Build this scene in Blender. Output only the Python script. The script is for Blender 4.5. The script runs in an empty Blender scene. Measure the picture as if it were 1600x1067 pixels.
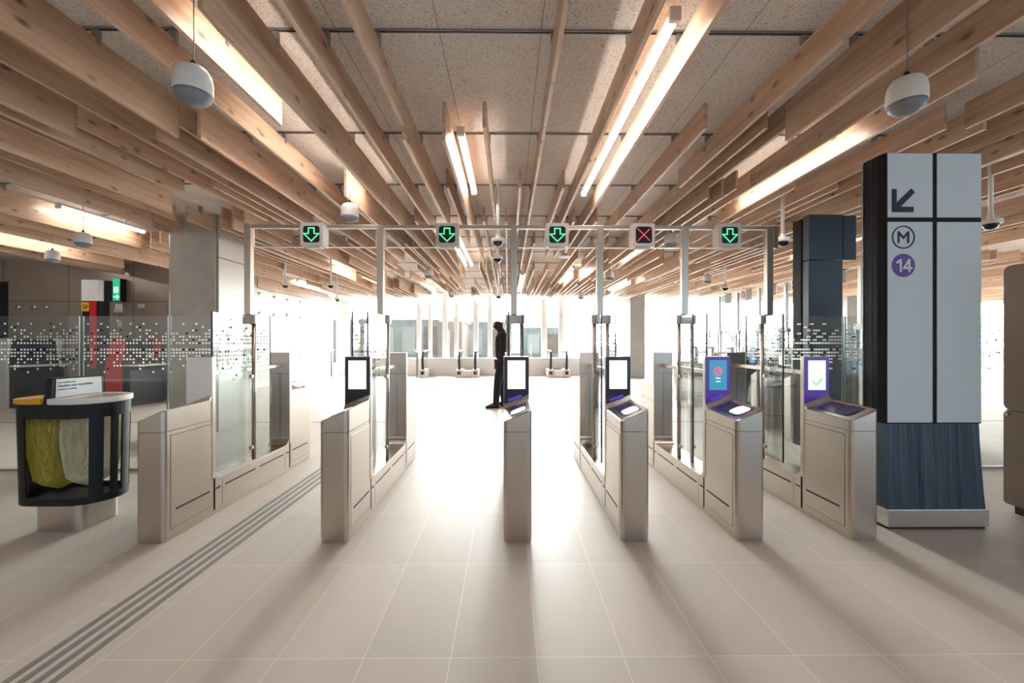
import bpy, bmesh, math, random
from mathutils import Vector, Matrix
R = random.Random(14)
PI = math.pi
S = bpy.context.scene
COL = S.collection

# ------------------------------------------------------------------ camera, sky, exposure
PSI = math.radians(0.54)          # the camera is turned a touch towards the right
F = 650.0                         # focal length in pixels of a 1600 wide frame
CAMZ = 1.3
cam_d = bpy.data.cameras.new('camera'); cam = bpy.data.objects.new('camera', cam_d); COL.objects.link(cam)
cam_d.sensor_width = 36.0; cam_d.lens = F / 1600 * 36.0; cam_d.clip_start = 0.05; cam_d.clip_end = 300
cam.location = (0, 0, CAMZ); cam.rotation_euler = (PI / 2, 0, -PSI)
S.camera = cam
S.view_settings.view_transform = 'Standard'; S.view_settings.look = 'None'
S.view_settings.gamma = 1.0; S.view_settings.use_curve_mapping = False
S.view_settings.exposure = 1.1

SKY_FRONT, SKY_BACK, SKY_RIGHT, SKY_SUN = 9.0, .36, .86, 37.0
w = bpy.data.worlds.new('sky'); S.world = w; w.use_nodes = True
nt = w.node_tree; nt.nodes.clear()
tc = nt.nodes.new('ShaderNodeTexCoord'); sep = nt.nodes.new('ShaderNodeSeparateXYZ')
nt.links.new(tc.outputs['Generated'], sep.inputs[0])
def ramp_map(src, a, b, c, d):
    m = nt.nodes.new('ShaderNodeMapRange'); m.interpolation_type = 'SMOOTHSTEP'
    m.inputs['From Min'].default_value = a; m.inputs['From Max'].default_value = b
    m.inputs['To Min'].default_value = c; m.inputs['To Max'].default_value = d
    nt.links.new(src, m.inputs['Value']); return m.outputs[0]
fr = ramp_map(sep.outputs['Y'], -0.1, 0.65, 0, 1)
rt = ramp_map(sep.outputs['X'], -0.3, 0.8, 0, 1)
mixb = nt.nodes.new('ShaderNodeMix'); mixb.data_type = 'RGBA'
mixb.inputs['A'].default_value = (SKY_BACK * 1.0, SKY_BACK * 0.95, SKY_BACK * 0.9, 1)
mixb.inputs['B'].default_value = (SKY_RIGHT * .62, SKY_RIGHT * .92, SKY_RIGHT * 1.2, 1)
nt.links.new(rt, mixb.inputs['Factor'])
mixf = nt.nodes.new('ShaderNodeMix'); mixf.data_type = 'RGBA'
nt.links.new(fr, mixf.inputs['Factor']); nt.links.new(mixb.outputs['Result'], mixf.inputs['A'])
mixf.inputs['B'].default_value = (SKY_FRONT * .985, SKY_FRONT, SKY_FRONT, 1)
# the brightest part of the overcast sky stands low over the square, straight beyond the gates
dot = nt.nodes.new('ShaderNodeVectorMath'); dot.operation = 'DOT_PRODUCT'
nt.links.new(tc.outputs['Generated'], dot.inputs[0]); dot.inputs[1].default_value = Vector((.03, .985, .17)).normalized()
pk = ramp_map(dot.outputs['Value'], .90, 1.0, 0, SKY_SUN)
pkc = nt.nodes.new('ShaderNodeMix'); pkc.data_type = 'RGBA'; pkc.blend_type = 'ADD'; pkc.inputs['Factor'].default_value = 1
nt.links.new(mixf.outputs['Result'], pkc.inputs['A']); nt.links.new(pk, pkc.inputs['B'])
bg = nt.nodes.new('ShaderNodeBackground'); out = nt.nodes.new('ShaderNodeOutputWorld')
nt.links.new(pkc.outputs['Result'], bg.inputs['Color']); nt.links.new(bg.outputs[0], out.inputs[0])

# low hazy sun over the square, shining straight in along the lanes
sun_d = bpy.data.lights.new('sun', 'SUN'); sun_d.energy = 3.4; sun_d.angle = math.radians(8); sun_d.color = (1, .97, .93)
sun = bpy.data.objects.new('sun', sun_d); COL.objects.link(sun); sun.location = (0, 40, 8)
sun.rotation_euler = Vector((0, math.cos(math.radians(9)), math.sin(math.radians(9)))).to_track_quat('Z', 'Y').to_euler()

def px(x, Y):                      # world X of image column x at world depth Y
    t = (x - 800) / F
    return Y * (t * math.cos(PSI) + math.sin(PSI)) / (math.cos(PSI) - t * math.sin(PSI))
def pz(x, y, Y):                   # world Z of image point (x, y) at world depth Y
    X = px(x, Y); d = Y * math.cos(PSI) + X * math.sin(PSI)
    return CAMZ - (y - 533.5) * d / F

# ------------------------------------------------------------------ materials
def lin(c): return tuple((v / 12.92 if v <= .04045 else ((v + .055) / 1.055) ** 2.4) for v in c)
def hexc(r, g, b): return lin((r / 255, g / 255, b / 255)) + (1,)
MATS = {}
def new_mat(name):
    m = bpy.data.materials.new(name); m.use_nodes = True; MATS[name] = m
    return m, m.node_tree, m.node_tree.nodes['Principled BSDF']
def plain(name, col, rough=.5, metal=0., emit=None, es=0., spec=.5, noise=.0, nscale=30):
    m, t, b = new_mat(name)
    b.inputs['Base Color'].default_value = col; b.inputs['Roughness'].default_value = rough
    b.inputs['Metallic'].default_value = metal; b.inputs['Specular IOR Level'].default_value = spec
    if emit: b.inputs['Emission Color'].default_value = emit; b.inputs['Emission Strength'].default_value = es
    if noise:
        c = t.nodes.new('ShaderNodeTexCoord'); n = t.nodes.new('ShaderNodeTexNoise'); n.inputs['Scale'].default_value = nscale
        n.inputs['Detail'].default_value = 6
        t.links.new(c.outputs['Object'], n.inputs['Vector'])
        mr = t.nodes.new('ShaderNodeMapRange'); mr.inputs['To Min'].default_value = 1 - noise; mr.inputs['To Max'].default_value = 1 + noise
        t.links.new(n.outputs['Fac'], mr.inputs['Value'])
        mx = t.nodes.new('ShaderNodeMix'); mx.data_type = 'RGBA'; mx.blend_type = 'MULTIPLY'; mx.inputs['Factor'].default_value = 1
        mx.inputs['A'].default_value = col; t.links.new(mr.outputs[0], mx.inputs['B'])
        t.links.new(mx.outputs['Result'], b.inputs['Base Color'])
    return m
def math_node(t, op, a, b=None, c=None):
    n = t.nodes.new('ShaderNodeMath'); n.operation = op
    for i, v in enumerate((a, b, c)):
        if v is None: continue
        if isinstance(v, (int, float)): n.inputs[i].default_value = v
        else: t.links.new(v, n.inputs[i])
    return n.outputs[0]

def steel_mat(name, col, rough, stretch=(60, 60, 2)):
    m, t, b = new_mat(name)
    b.inputs['Metallic'].default_value = 1; b.inputs['Base Color'].default_value = col
    c = t.nodes.new('ShaderNodeTexCoord'); mp = t.nodes.new('ShaderNodeMapping'); mp.inputs['Scale'].default_value = stretch
    n = t.nodes.new('ShaderNodeTexNoise'); n.inputs['Scale'].default_value = 4; n.inputs['Detail'].default_value = 5
    t.links.new(c.outputs['Object'], mp.inputs[0]); t.links.new(mp.outputs[0], n.inputs['Vector'])
    n2 = t.nodes.new('ShaderNodeTexNoise'); n2.inputs['Scale'].default_value = 7; n2.inputs['Detail'].default_value = 4
    t.links.new(c.outputs['Object'], n2.inputs['Vector'])
    s = math_node(t, 'ADD', n.outputs['Fac'], n2.outputs['Fac'])
    mr = t.nodes.new('ShaderNodeMapRange'); mr.inputs['From Max'].default_value = 2
    mr.inputs['To Min'].default_value = rough - .012; mr.inputs['To Max'].default_value = rough + .012
    t.links.new(s, mr.inputs['Value']); t.links.new(mr.outputs[0], b.inputs['Roughness'])
    return m
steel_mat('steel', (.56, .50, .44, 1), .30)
steel_mat('steel_bright', (.78, .76, .73, 1), .22)
steel_mat('steel_horizontal', (.57, .515, .46, 1), .28, (2, 2, 60))
plain('sign_steel', (.66, .60, .55, 1), .5, .35)
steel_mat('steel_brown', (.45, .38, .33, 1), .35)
plain('rail_metal', (.33, .34, .35, 1), .4, .8)
plain('gap_black', (.012, .011, .010, 1), .6)
plain('black_plastic', (.010, .011, .013, 1), .5, spec=.3, noise=.15)
plain('black_rubber', (.02, .02, .021, 1), .55)
plain('screen_black', (.006, .005, .02, 1), .12)
plain('screen_navy', (.008, .006, .05, 1), .12)
plain('screen_purple', (.075, .03, .28, 1), .15, emit=(.1, .035, .42, 1), es=0.164)
plain('glow_white', (.9, .9, .9, 1), .3, emit=(1, 1, 1, 1), es=0.587)
plain('glow_mint', (.8, .9, .85, 1), .3, emit=(.86, .97, .93, 1), es=0.446)
plain('glow_blue', (.05, .3, .42, 1), .3, emit=(.035, .25, .39, 1), es=0.352)
plain('glow_pink', (.8, .1, .2, 1), .3, emit=(1, .12, .25, 1), es=0.376)
plain('glow_check', (.2, .8, .25, 1), .3, emit=(.2, .85, .25, 1), es=0.352)
plain('glow_pad', (.7, .85, .9, 1), .25, emit=(.72, .92, 1, 1), es=0.446)
plain('glow_indigo', (.1, .06, .5, 1), .3, emit=(.06, .03, .45, 1), es=0.329)
plain('pad_dark', (.06, .06, .09, 1), .25)
plain('pad_print', (.05, .06, .2, 1), .4)
plain('led_green', (.05, .9, .3, 1), .4, emit=(.07, 1, .32, 1), es=1.03)
plain('led_red', (.9, .05, .1, 1), .4, emit=(1, .07, .13, 1), es=0.705)
plain('led_black', (.006, .008, .007, 1), .3)
plain('tube_glow', (1, .96, .9, 1), .4, emit=(1, .93, .84, 1), es=14)
plain('white_plastic', (.72, .69, .66, 1), .42, noise=.05)
plain('grey_mesh', (.22, .23, .25, 1), .6)
plain('white_paint', (.86, .86, .85, 1), .45, noise=.03)
plain('white_steel', (.86, .88, .88, 1), .4)
plain('housing_beige', (.90, .85, .80, 1), .5)
plain('sign_white', (.64, .725, .775, 1), .55, noise=.015, nscale=3)
plain('sign_frame', (.012, .013, .016, 1), .6, spec=.18, noise=.2)
plain('sign_navy', (.025, .045, .075, 1), .38, noise=.12, nscale=6)
plain('sign_ink', (.012, .015, .03, 1), .5)
plain('line_purple', (.14, .065, .36, 1), .5)
plain('bin_yellow', (.80, .36, .008, 1), .38)
plain('bin_grey', (.74, .71, .66, 1), .42, noise=.05)
plain('plate_grey', (.50, .51, .52, 1), .3, .3)
plain('red_paint', (.55, .014, .018, 1), .32)
plain('yellow_sign', (.85, .46, .01, 1), .5)
plain('window_dim', (.28, .29, .28, 1), .3)
plain('exit_green', (.0, .42, .2, 1), .5, emit=(.0, .5, .24, 1), es=0.376)
plain('exit_white', (.9, .95, .9, 1), .5, emit=(.9, 1, .95, 1), es=0.423)
plain('machine_taupe', (.19, .14, .108, 1), .5, .1, noise=.1, nscale=4)
plain('skin', (.045, .02, .013, 1), .55, spec=.25)
plain('black_cloth', (.010, .010, .011, 1), .85, noise=.3, nscale=25)
plain('trouser_cloth', (.013, .013, .016, 1), .85, noise=.3, nscale=25)
plain('shoe_leather', (.012, .011, .010, 1), .35)
plain('badge_white', (.7, .7, .68, 1), .5)
plain('tactile_grey', (.20, .185, .17, 1), .7, noise=.25, nscale=20)
plain('outside_paving', (.55, .54, .52, 1), .8, noise=.1, nscale=2)
plain('building_grey', (.22, .235, .225, 1), .8, noise=.35, nscale=1.2)
plain('building_brown', (.18, .13, .10, 1), .8, noise=.3, nscale=1.2)
plain('escalator_black', (.02, .02, .022, 1), .45)
plain('notice_paper', (.6, .58, .56, 1), .6)
plain('dome_dark', (.01, .01, .012, 1), .08)
plain('yellow_paint', (.62, .5, .06, 1), .6)

def glass_mat(name, tint, dots=False, reflect=1.0):
    m, t, b = new_mat(name); t.nodes.remove(b)
    o = t.nodes['Material Output']
    tr = t.nodes.new('ShaderNodeBsdfTransparent'); tr.inputs[0].default_value = tint
    gl = t.nodes.new('ShaderNodeBsdfGlossy'); gl.inputs['Roughness'].default_value = .015; gl.inputs['Color'].default_value = (1, 1, 1, 1)
    fz = t.nodes.new('ShaderNodeFresnel'); fz.inputs['IOR'].default_value = 1.5
    geo = t.nodes.new('ShaderNodeNewGeometry')
    # the same reflectance on both sides of the pane
    lw = t.nodes.new('ShaderNodeLayerWeight'); lw.inputs['Blend'].default_value = .5
    f5 = math_node(t, 'POWER', lw.outputs['Facing'], 4.5)
    fr_ = math_node(t, 'MULTIPLY_ADD', f5, .55 * reflect, .045 * reflect)
    mx = t.nodes.new('ShaderNodeMixShader'); t.links.new(fr_, mx.inputs[0])
    t.links.new(tr.outputs[0], mx.inputs[1]); t.links.new(gl.outputs[0], mx.inputs[2])
    last = mx.outputs[0]
    if dots:                        # printed squares: object X or Y (whichever runs along the pane) and Z on a 32 mm grid
        c = t.nodes.new('ShaderNodeTexCoord'); s = t.nodes.new('ShaderNodeSeparateXYZ'); t.links.new(c.outputs['Object'], s.inputs[0])
        u = math_node(t, 'ADD', s.outputs['X'], s.outputs['Y']); z = s.outputs['Z']
        P = .0325
        uu = math_node(t, 'DIVIDE', u, P); zz = math_node(t, 'DIVIDE', z, P)
        cu = math_node(t, 'FLOOR', uu); cz = math_node(t, 'FLOOR', zz)
        fu = math_node(t, 'ABSOLUTE', math_node(t, 'SUBTRACT', math_node(t, 'FRACT', uu), .5))
        fzv = math_node(t, 'ABSOLUTE', math_node(t, 'SUBTRACT', math_node(t, 'FRACT', zz), .5))
        sq = math_node(t, 'LESS_THAN', math_node(t, 'MAXIMUM', fu, fzv), .25)
        cb = t.nodes.new('ShaderNodeCombineXYZ'); t.links.new(cu, cb.inputs[0]); t.links.new(cz, cb.inputs[1])
        wn = t.nodes.new('ShaderNodeTexWhiteNoise'); wn.noise_dimensions = '2D'; t.links.new(cb.outputs[0], wn.inputs['Vector'])
        zc = math_node(t, 'MULTIPLY', math_node(t, 'ADD', cz, .5), P)
        # density by height: two full bands with a clear line between them, thinning out above and below
        d = math_node(t, 'ABSOLUTE', math_node(t, 'SUBTRACT', zc, 1.245))
        dens = t.nodes.new('ShaderNodeMapRange'); dens.inputs['From Min'].default_value = .03; dens.inputs['From Max'].default_value = .30
        dens.inputs['To Min'].default_value = 1.02; dens.inputs['To Max'].default_value = .0
        t.links.new(d, dens.inputs['Value'])
        dn = math_node(t, 'POWER', math_node(t, 'MAXIMUM', dens.outputs[0], 0), 1.6)
        gapm = math_node(t, 'GREATER_THAN', d, .022)
        on = math_node(t, 'MULTIPLY', math_node(t, 'LESS_THAN', wn.outputs['Value'], dn), gapm)
        on = math_node(t, 'MULTIPLY', on, sq)
        sepc = t.nodes.new('ShaderNodeSeparateColor'); t.links.new(wn.outputs['Color'], sepc.inputs[0])
        blk = math_node(t, 'LESS_THAN', sepc.outputs[1], .13)
        mc = t.nodes.new('ShaderNodeMix'); mc.data_type = 'RGBA'; t.links.new(blk, mc.inputs['Factor'])
        mc.inputs['A'].default_value = (.8, .8, .76, 1); mc.inputs['B'].default_value = (.006, .006, .006, 1)
        df = t.nodes.new('ShaderNodeBsdfDiffuse'); t.links.new(mc.outputs['Result'], df.inputs[0])
        tl = t.nodes.new('ShaderNodeBsdfTranslucent'); t.links.new(mc.outputs['Result'], tl.inputs[0])
        ms = t.nodes.new('ShaderNodeMixShader'); ms.inputs[0].default_value = .35
        t.links.new(df.outputs[0], ms.inputs[1]); t.links.new(tl.outputs[0], ms.inputs[2])
        m2 = t.nodes.new('ShaderNodeMixShader'); t.links.new(on, m2.inputs[0]); t.links.new(last, m2.inputs[1]); t.links.new(ms.outputs[0], m2.inputs[2])
        last = m2.outputs[0]
    t.links.new(last, o.inputs['Surface'])
    return m
glass_mat('glass', (.90, .92, .925, 1))
glass_mat('glass_dotted', (.885, .915, .91, 1), True)
glass_mat('glass_facade', (.955, .985, .98, 1), reflect=.7)
plain('glass_edge', (.03, .018, .07, 1), .15)
plain('glass_edge_green', (.13, .2, .18, 1), .2)

def plastic_bag(name, col, opac):
    m, t, b = new_mat(name); t.nodes.remove(b); o = t.nodes['Material Output']
    tr = t.nodes.new('ShaderNodeBsdfTransparent'); tr.inputs[0].default_value = col
    df = t.nodes.new('ShaderNodeBsdfDiffuse'); df.inputs[0].default_value = col
    tl = t.nodes.new('ShaderNodeBsdfTranslucent'); tl.inputs[0].default_value = col
    gl = t.nodes.new('ShaderNodeBsdfGlossy'); gl.inputs['Roughness'].default_value = .18
    c = t.nodes.new('ShaderNodeTexCoord'); mp = t.nodes.new('ShaderNodeMapping'); mp.inputs['Scale'].default_value = (1, 1, .35)
    n = t.nodes.new('ShaderNodeTexNoise'); n.inputs['Scale'].default_value = 17; n.inputs['Detail'].default_value = 6; n.inputs['Distortion'].default_value = 2.2
    t.links.new(c.outputs['Object'], mp.inputs[0]); t.links.new(mp.outputs[0], n.inputs['Vector'])
    bp = t.nodes.new('ShaderNodeBump'); bp.inputs['Strength'].default_value = 1; bp.inputs['Distance'].default_value = .09
    t.links.new(n.outputs['Fac'], bp.inputs['Height'])
    for x in (df, tl, gl): t.links.new(bp.outputs[0], x.inputs['Normal'])
    a = t.nodes.new('ShaderNodeMixShader'); a.inputs[0].default_value = .5; t.links.new(df.outputs[0], a.inputs[1]); t.links.new(tl.outputs[0], a.inputs[2])
    b2 = t.nodes.new('ShaderNodeMixShader'); b2.inputs[0].default_value = opac; t.links.new(tr.outputs[0], b2.inputs[1]); t.links.new(a.outputs[0], b2.inputs[2])
    c2 = t.nodes.new('ShaderNodeMixShader'); c2.inputs[0].default_value = .13; t.links.new(b2.outputs[0], c2.inputs[1]); t.links.new(gl.outputs[0], c2.inputs[2])
    t.links.new(c2.outputs[0], o.inputs['Surface'])
plastic_bag('bag_yellow', (.60, .52, .07, 1), .55)
plastic_bag('bag_clear', (.66, .62, .50, 1), .42)

def wood_mat():
    m, t, b = new_mat('pine')
    c = t.nodes.new('ShaderNodeTexCoord'); oi = t.nodes.new('ShaderNodeObjectInfo')
    off = t.nodes.new('ShaderNodeCombineXYZ')
    for i in range(3): t.links.new(math_node(t, 'MULTIPLY', oi.outputs['Random'], 37.0 + 11 * i), off.inputs[i])
    ad = t.nodes.new('ShaderNodeVectorMath'); t.links.new(c.outputs['Object'], ad.inputs[0]); t.links.new(off.outputs[0], ad.inputs[1])
    mp = t.nodes.new('ShaderNodeMapping'); mp.inputs['Scale'].default_value = (1.2, .55, 9); t.links.new(ad.outputs[0], mp.inputs[0])
    n = t.nodes.new('ShaderNodeTexNoise'); n.inputs['Scale'].default_value = 2.2; n.inputs['Detail'].default_value = 7; n.inputs['Distortion'].default_value = .6
    t.links.new(mp.outputs[0], n.inputs['Vector'])
    fine = t.nodes.new('ShaderNodeTexNoise'); mp2 = t.nodes.new('ShaderNodeMapping'); mp2.inputs['Scale'].default_value = (30, 2.5, 90)
    t.links.new(ad.outputs[0], mp2.inputs[0]); t.links.new(mp2.outputs[0], fine.inputs['Vector']); fine.inputs['Scale'].default_value = 1.5; fine.inputs['Detail'].default_value = 4
    cr = t.nodes.new('ShaderNodeValToRGB')
    cr.color_ramp.elements[0].position = .34; cr.color_ramp.elements[0].color = (.50, .31, .20, 1)
    cr.color_ramp.elements[1].position = .66; cr.color_ramp.elements[1].color = (.67, .475, .34, 1)
    t.links.new(n.outputs['Fac'], cr.inputs[0])
    # knots
    mp3 = t.nodes.new('ShaderNodeMapping'); mp3.inputs['Scale'].default_value = (6, 4.2, 9); t.links.new(ad.outputs[0], mp3.inputs[0])
    v = t.nodes.new('ShaderNodeTexVoronoi'); v.inputs['Scale'].default_value = 1.0; t.links.new(mp3.outputs[0], v.inputs['Vector'])
    kn = t.nodes.new('ShaderNodeMapRange'); kn.inputs['From Min'].default_value = .05; kn.inputs['From Max'].default_value = .21
    kn.inputs['To Min'].default_value = .28; kn.inputs['To Max'].default_value = 1; t.links.new(v.outputs['Distance'], kn.inputs['Value'])
    hu = t.nodes.new('ShaderNodeMapRange'); hu.inputs['To Min'].default_value = .84; hu.inputs['To Max'].default_value = 1.12; t.links.new(oi.outputs['Random'], hu.inputs['Value'])
    fi = t.nodes.new('ShaderNodeMapRange'); fi.inputs['To Min'].default_value = .84; fi.inputs['To Max'].default_value = 1.16; t.links.new(fine.outputs['Fac'], fi.inputs['Value'])
    k = math_node(t, 'MULTIPLY', math_node(t, 'MULTIPLY', kn.outputs[0], hu.outputs[0]), fi.outputs[0])
    mx = t.nodes.new('ShaderNodeMix'); mx.data_type = 'RGBA'; mx.blend_type = 'MULTIPLY'; mx.inputs['Factor'].default_value = 1
    t.links.new(cr.outputs[0], mx.inputs['A']); t.links.new(k, mx.inputs['B'])
    t.links.new(mx.outputs['Result'], b.inputs['Base Color']); b.inputs['Roughness'].default_value = .36
wood_mat()

def woodwool_mat():
    m, t, b = new_mat('woodwool')
    c = t.nodes.new('ShaderNodeTexCoord'); s = t.nodes.new('ShaderNodeSeparateXYZ'); t.links.new(c.outputs['Object'], s.inputs[0])
    n = t.nodes.new('ShaderNodeTexNoise'); n.inputs['Scale'].default_value = 95; n.inputs['Detail'].default_value = 4; n.inputs['Distortion'].default_value = 1.5
    t.links.new(c.outputs['Object'], n.inputs['Vector'])
    n2 = t.nodes.new('ShaderNodeTexNoise'); n2.inputs['Scale'].default_value = 2.3; n2.inputs['Detail'].default_value = 3
    t.links.new(c.outputs['Object'], n2.inputs['Vector'])
    cr = t.nodes.new('ShaderNodeValToRGB')
    cr.color_ramp.elements[0].position = .33; cr.color_ramp.elements[0].color = (.30, .25, .22, 1)
    cr.color_ramp.elements[1].position = .47; cr.color_ramp.elements[1].color = (.78, .70, .645, 1)
    t.links.new(n.outputs['Fac'], cr.inputs[0])
    big = t.nodes.new('ShaderNodeMapRange'); big.inputs['To Min'].default_value = .9; big.inputs['To Max'].default_value = 1.1; t.links.new(n2.outputs['Fac'], big.inputs['Value'])
    # panel joints every 0.603 m
    fx = math_node(t, 'FRACT', math_node(t, 'DIVIDE', math_node(t, 'SUBTRACT', s.outputs['X'], .196), .603))
    dj = math_node(t, 'MINIMUM', fx, math_node(t, 'SUBTRACT', 1, fx))
    j = t.nodes.new('ShaderNodeMapRange'); j.inputs['From Min'].default_value = .002; j.inputs['From Max'].default_value = .007
    j.inputs['To Min'].default_value = .42; j.inputs['To Max'].default_value = 1; t.links.new(dj, j.inputs['Value'])
    k = math_node(t, 'MULTIPLY', big.outputs[0], j.outputs[0])
    mx = t.nodes.new('ShaderNodeMix'); mx.data_type = 'RGBA'; mx.blend_type = 'MULTIPLY'; mx.inputs['Factor'].default_value = 1
    t.links.new(cr.outputs[0], mx.inputs['A']); t.links.new(k, mx.inputs['B']); t.links.new(mx.outputs['Result'], b.inputs['Base Color'])
    b.inputs['Roughness'].default_value = .9
    bp = t.nodes.new('ShaderNodeBump'); bp.inputs['Strength'].default_value = .35; bp.inputs['Distance'].default_value = .01
    t.links.new(n.outputs['Fac'], bp.inputs['Height']); t.links.new(bp.outputs[0], b.inputs['Normal'])
woodwool_mat()

def floor_mat():
    m, t, b = new_mat('stone_tiles')
    W_, L_ = .356, .72; X0, Y0 = .12, 1.712
    c = t.nodes.new('ShaderNodeTexCoord'); s = t.nodes.new('ShaderNodeSeparateXYZ'); t.links.new(c.outputs['Object'], s.inputs[0])
    ux = math_node(t, 'DIVIDE', math_node(t, 'SUBTRACT', s.outputs['X'], X0), W_)
    cx = math_node(t, 'FLOOR', ux)
    strip = math_node(t, 'COMPARE', cx, -6.0, .1)                       # the column of tiles with the tactile strips is laid half a tile off
    uy = math_node(t, 'ADD', math_node(t, 'DIVIDE', math_node(t, 'SUBTRACT', s.outputs['Y'], Y0), L_), math_node(t, 'MULTIPLY', strip, .5))
    cy = math_node(t, 'FLOOR', uy)
    fx = math_node(t, 'FRACT', ux); fy = math_node(t, 'FRACT', uy)
    dx = math_node(t, 'MULTIPLY', math_node(t, 'MINIMUM', fx, math_node(t, 'SUBTRACT', 1, fx)), W_)
    dy = math_node(t, 'MULTIPLY', math_node(t, 'MINIMUM', fy, math_node(t, 'SUBTRACT', 1, fy)), L_)
    dd = math_node(t, 'MINIMUM', dx, dy)
    g = t.nodes.new('ShaderNodeMapRange'); g.inputs['From Min'].default_value = .0016; g.inputs['From Max'].default_value = .0026
    g.inputs['To Min'].default_value = 1; g.inputs['To Max'].default_value = 0; t.links.new(dd, g.inputs['Value'])
    cb = t.nodes.new('ShaderNodeCombineXYZ'); t.links.new(cx, cb.inputs[0]); t.links.new(cy, cb.inputs[1])
    wn = t.nodes.new('ShaderNodeTexWhiteNoise'); wn.noise_dimensions = '2D'; t.links.new(cb.outputs[0], wn.inputs['Vector'])
    n = t.nodes.new('ShaderNodeTexNoise'); n.inputs['Scale'].default_value = 3; n.inputs['Detail'].default_value = 8; n.inputs['Roughness'].default_value = .65
    mp = t.nodes.new('ShaderNodeMapping'); mp.inputs['Scale'].default_value = (1, .4, 1); t.links.new(c.outputs['Object'], mp.inputs[0]); t.links.new(mp.outputs[0], n.inputs['Vector'])
    v1 = t.nodes.new('ShaderNodeMapRange'); v1.inputs['To Min'].default_value = .95; v1.inputs['To Max'].default_value = 1.05; t.links.new(wn.outputs['Value'], v1.inputs['Value'])
    v2 = t.nodes.new('ShaderNodeMapRange'); v2.inputs['To Min'].default_value = .88; v2.inputs['To Max'].default_value = 1.12; t.links.new(n.outputs['Fac'], v2.inputs['Value'])
    k = math_node(t, 'MULTIPLY', v1.outputs[0], v2.outputs[0])
    mx = t.nodes.new('ShaderNodeMix'); mx.data_type = 'RGBA'; mx.blend_type = 'MULTIPLY'; mx.inputs['Factor'].default_value = 1
    mx.inputs['A'].default_value = (.54, .48, .43, 1); t.links.new(k, mx.inputs['B'])
    mg = t.nodes.new('ShaderNodeMix'); mg.data_type = 'RGBA'; t.links.new(g.outputs[0], mg.inputs['Factor'])
    t.links.new(mx.outputs['Result'], mg.inputs['A']); mg.inputs['B'].default_value = (.72, .63, .52, 1)
    t.links.new(mg.outputs['Result'], b.inputs['Base Color'])
    rr = t.nodes.new('ShaderNodeMapRange'); rr.inputs['To Min'].default_value = .48; rr.inputs['To Max'].default_value = .64; b.inputs['Specular IOR Level'].default_value = .28; t.links.new(n.outputs['Fac'], rr.inputs['Value'])
    t.links.new(rr.outputs[0], b.inputs['Roughness'])
floor_mat()

def panel_mat(name, col, rough, metal, axis, step, off, zj, darkline=.3, zcol=None):
    """metal cladding with vertical joints every STEP along AXIS and a horizontal joint at height ZJ"""
    m, t, b = new_mat(name)
    c = t.nodes.new('ShaderNodeTexCoord'); s = t.nodes.new('ShaderNodeSeparateXYZ'); t.links.new(c.outputs['Object'], s.inputs[0])
    f = math_node(t, 'FRACT', math_node(t, 'DIVIDE', math_node(t, 'SUBTRACT', s.outputs[axis], off), step))
    d1 = math_node(t, 'MULTIPLY', math_node(t, 'MINIMUM', f, math_node(t, 'SUBTRACT', 1, f)), step)
    d2 = math_node(t, 'ABSOLUTE', math_node(t, 'SUBTRACT', s.outputs['Z'], zj))
    d = math_node(t, 'MINIMUM', d1, d2)
    g = t.nodes.new('ShaderNodeMapRange'); g.inputs['From Min'].default_value = .006; g.inputs['From Max'].default_value = .009
    g.inputs['To Min'].default_value = darkline; g.inputs['To Max'].default_value = 1; t.links.new(d, g.inputs['Value'])
    n = t.nodes.new('ShaderNodeTexNoise'); n.inputs['Scale'].default_value = 1.3; n.inputs['Detail'].default_value = 5; t.links.new(c.outputs['Object'], n.inputs['Vector'])
    v = t.nodes.new('ShaderNodeMapRange'); v.inputs['To Min'].default_value = .9; v.inputs['To Max'].default_value = 1.1; t.links.new(n.outputs['Fac'], v.inputs['Value'])
    k = math_node(t, 'MULTIPLY', g.outputs[0], v.outputs[0])
    mx = t.nodes.new('ShaderNodeMix'); mx.data_type = 'RGBA'; mx.blend_type = 'MULTIPLY'; mx.inputs['Factor'].default_value = 1
    mx.inputs['A'].default_value = col; t.links.new(k, mx.inputs['B']); t.links.new(mx.outputs['Result'], b.inputs['Base Color'])
    b.inputs['Roughness'].default_value = rough; b.inputs['Metallic'].default_value = metal
panel_mat('cladding_taupe', (.34, .27, .215, 1), .38, .25, 'X', 1.43, -11.2, 2.19)
panel_mat('cladding_white', (.80, .78, .74, 1), .45, .0, 'Y', 1.5, 12.96, 2.25, .6)
panel_mat('cladding_pier', (.58, .52, .46, 1), .36, .2, 'Y', 4.0, 0, 2.51, .2)
plain('column_concrete', (.46, .41, .36, 1), .75, noise=.22, nscale=5)
plain('far_concrete', (.36, .37, .36, 1), .75, noise=.15, nscale=4)

def pleat_mat():
    m, t, b = new_mat('pleated_navy')
    b.inputs['Base Color'].default_value = (.042, .085, .13, 1); b.inputs['Roughness'].default_value = .34
pleat_mat()

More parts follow.
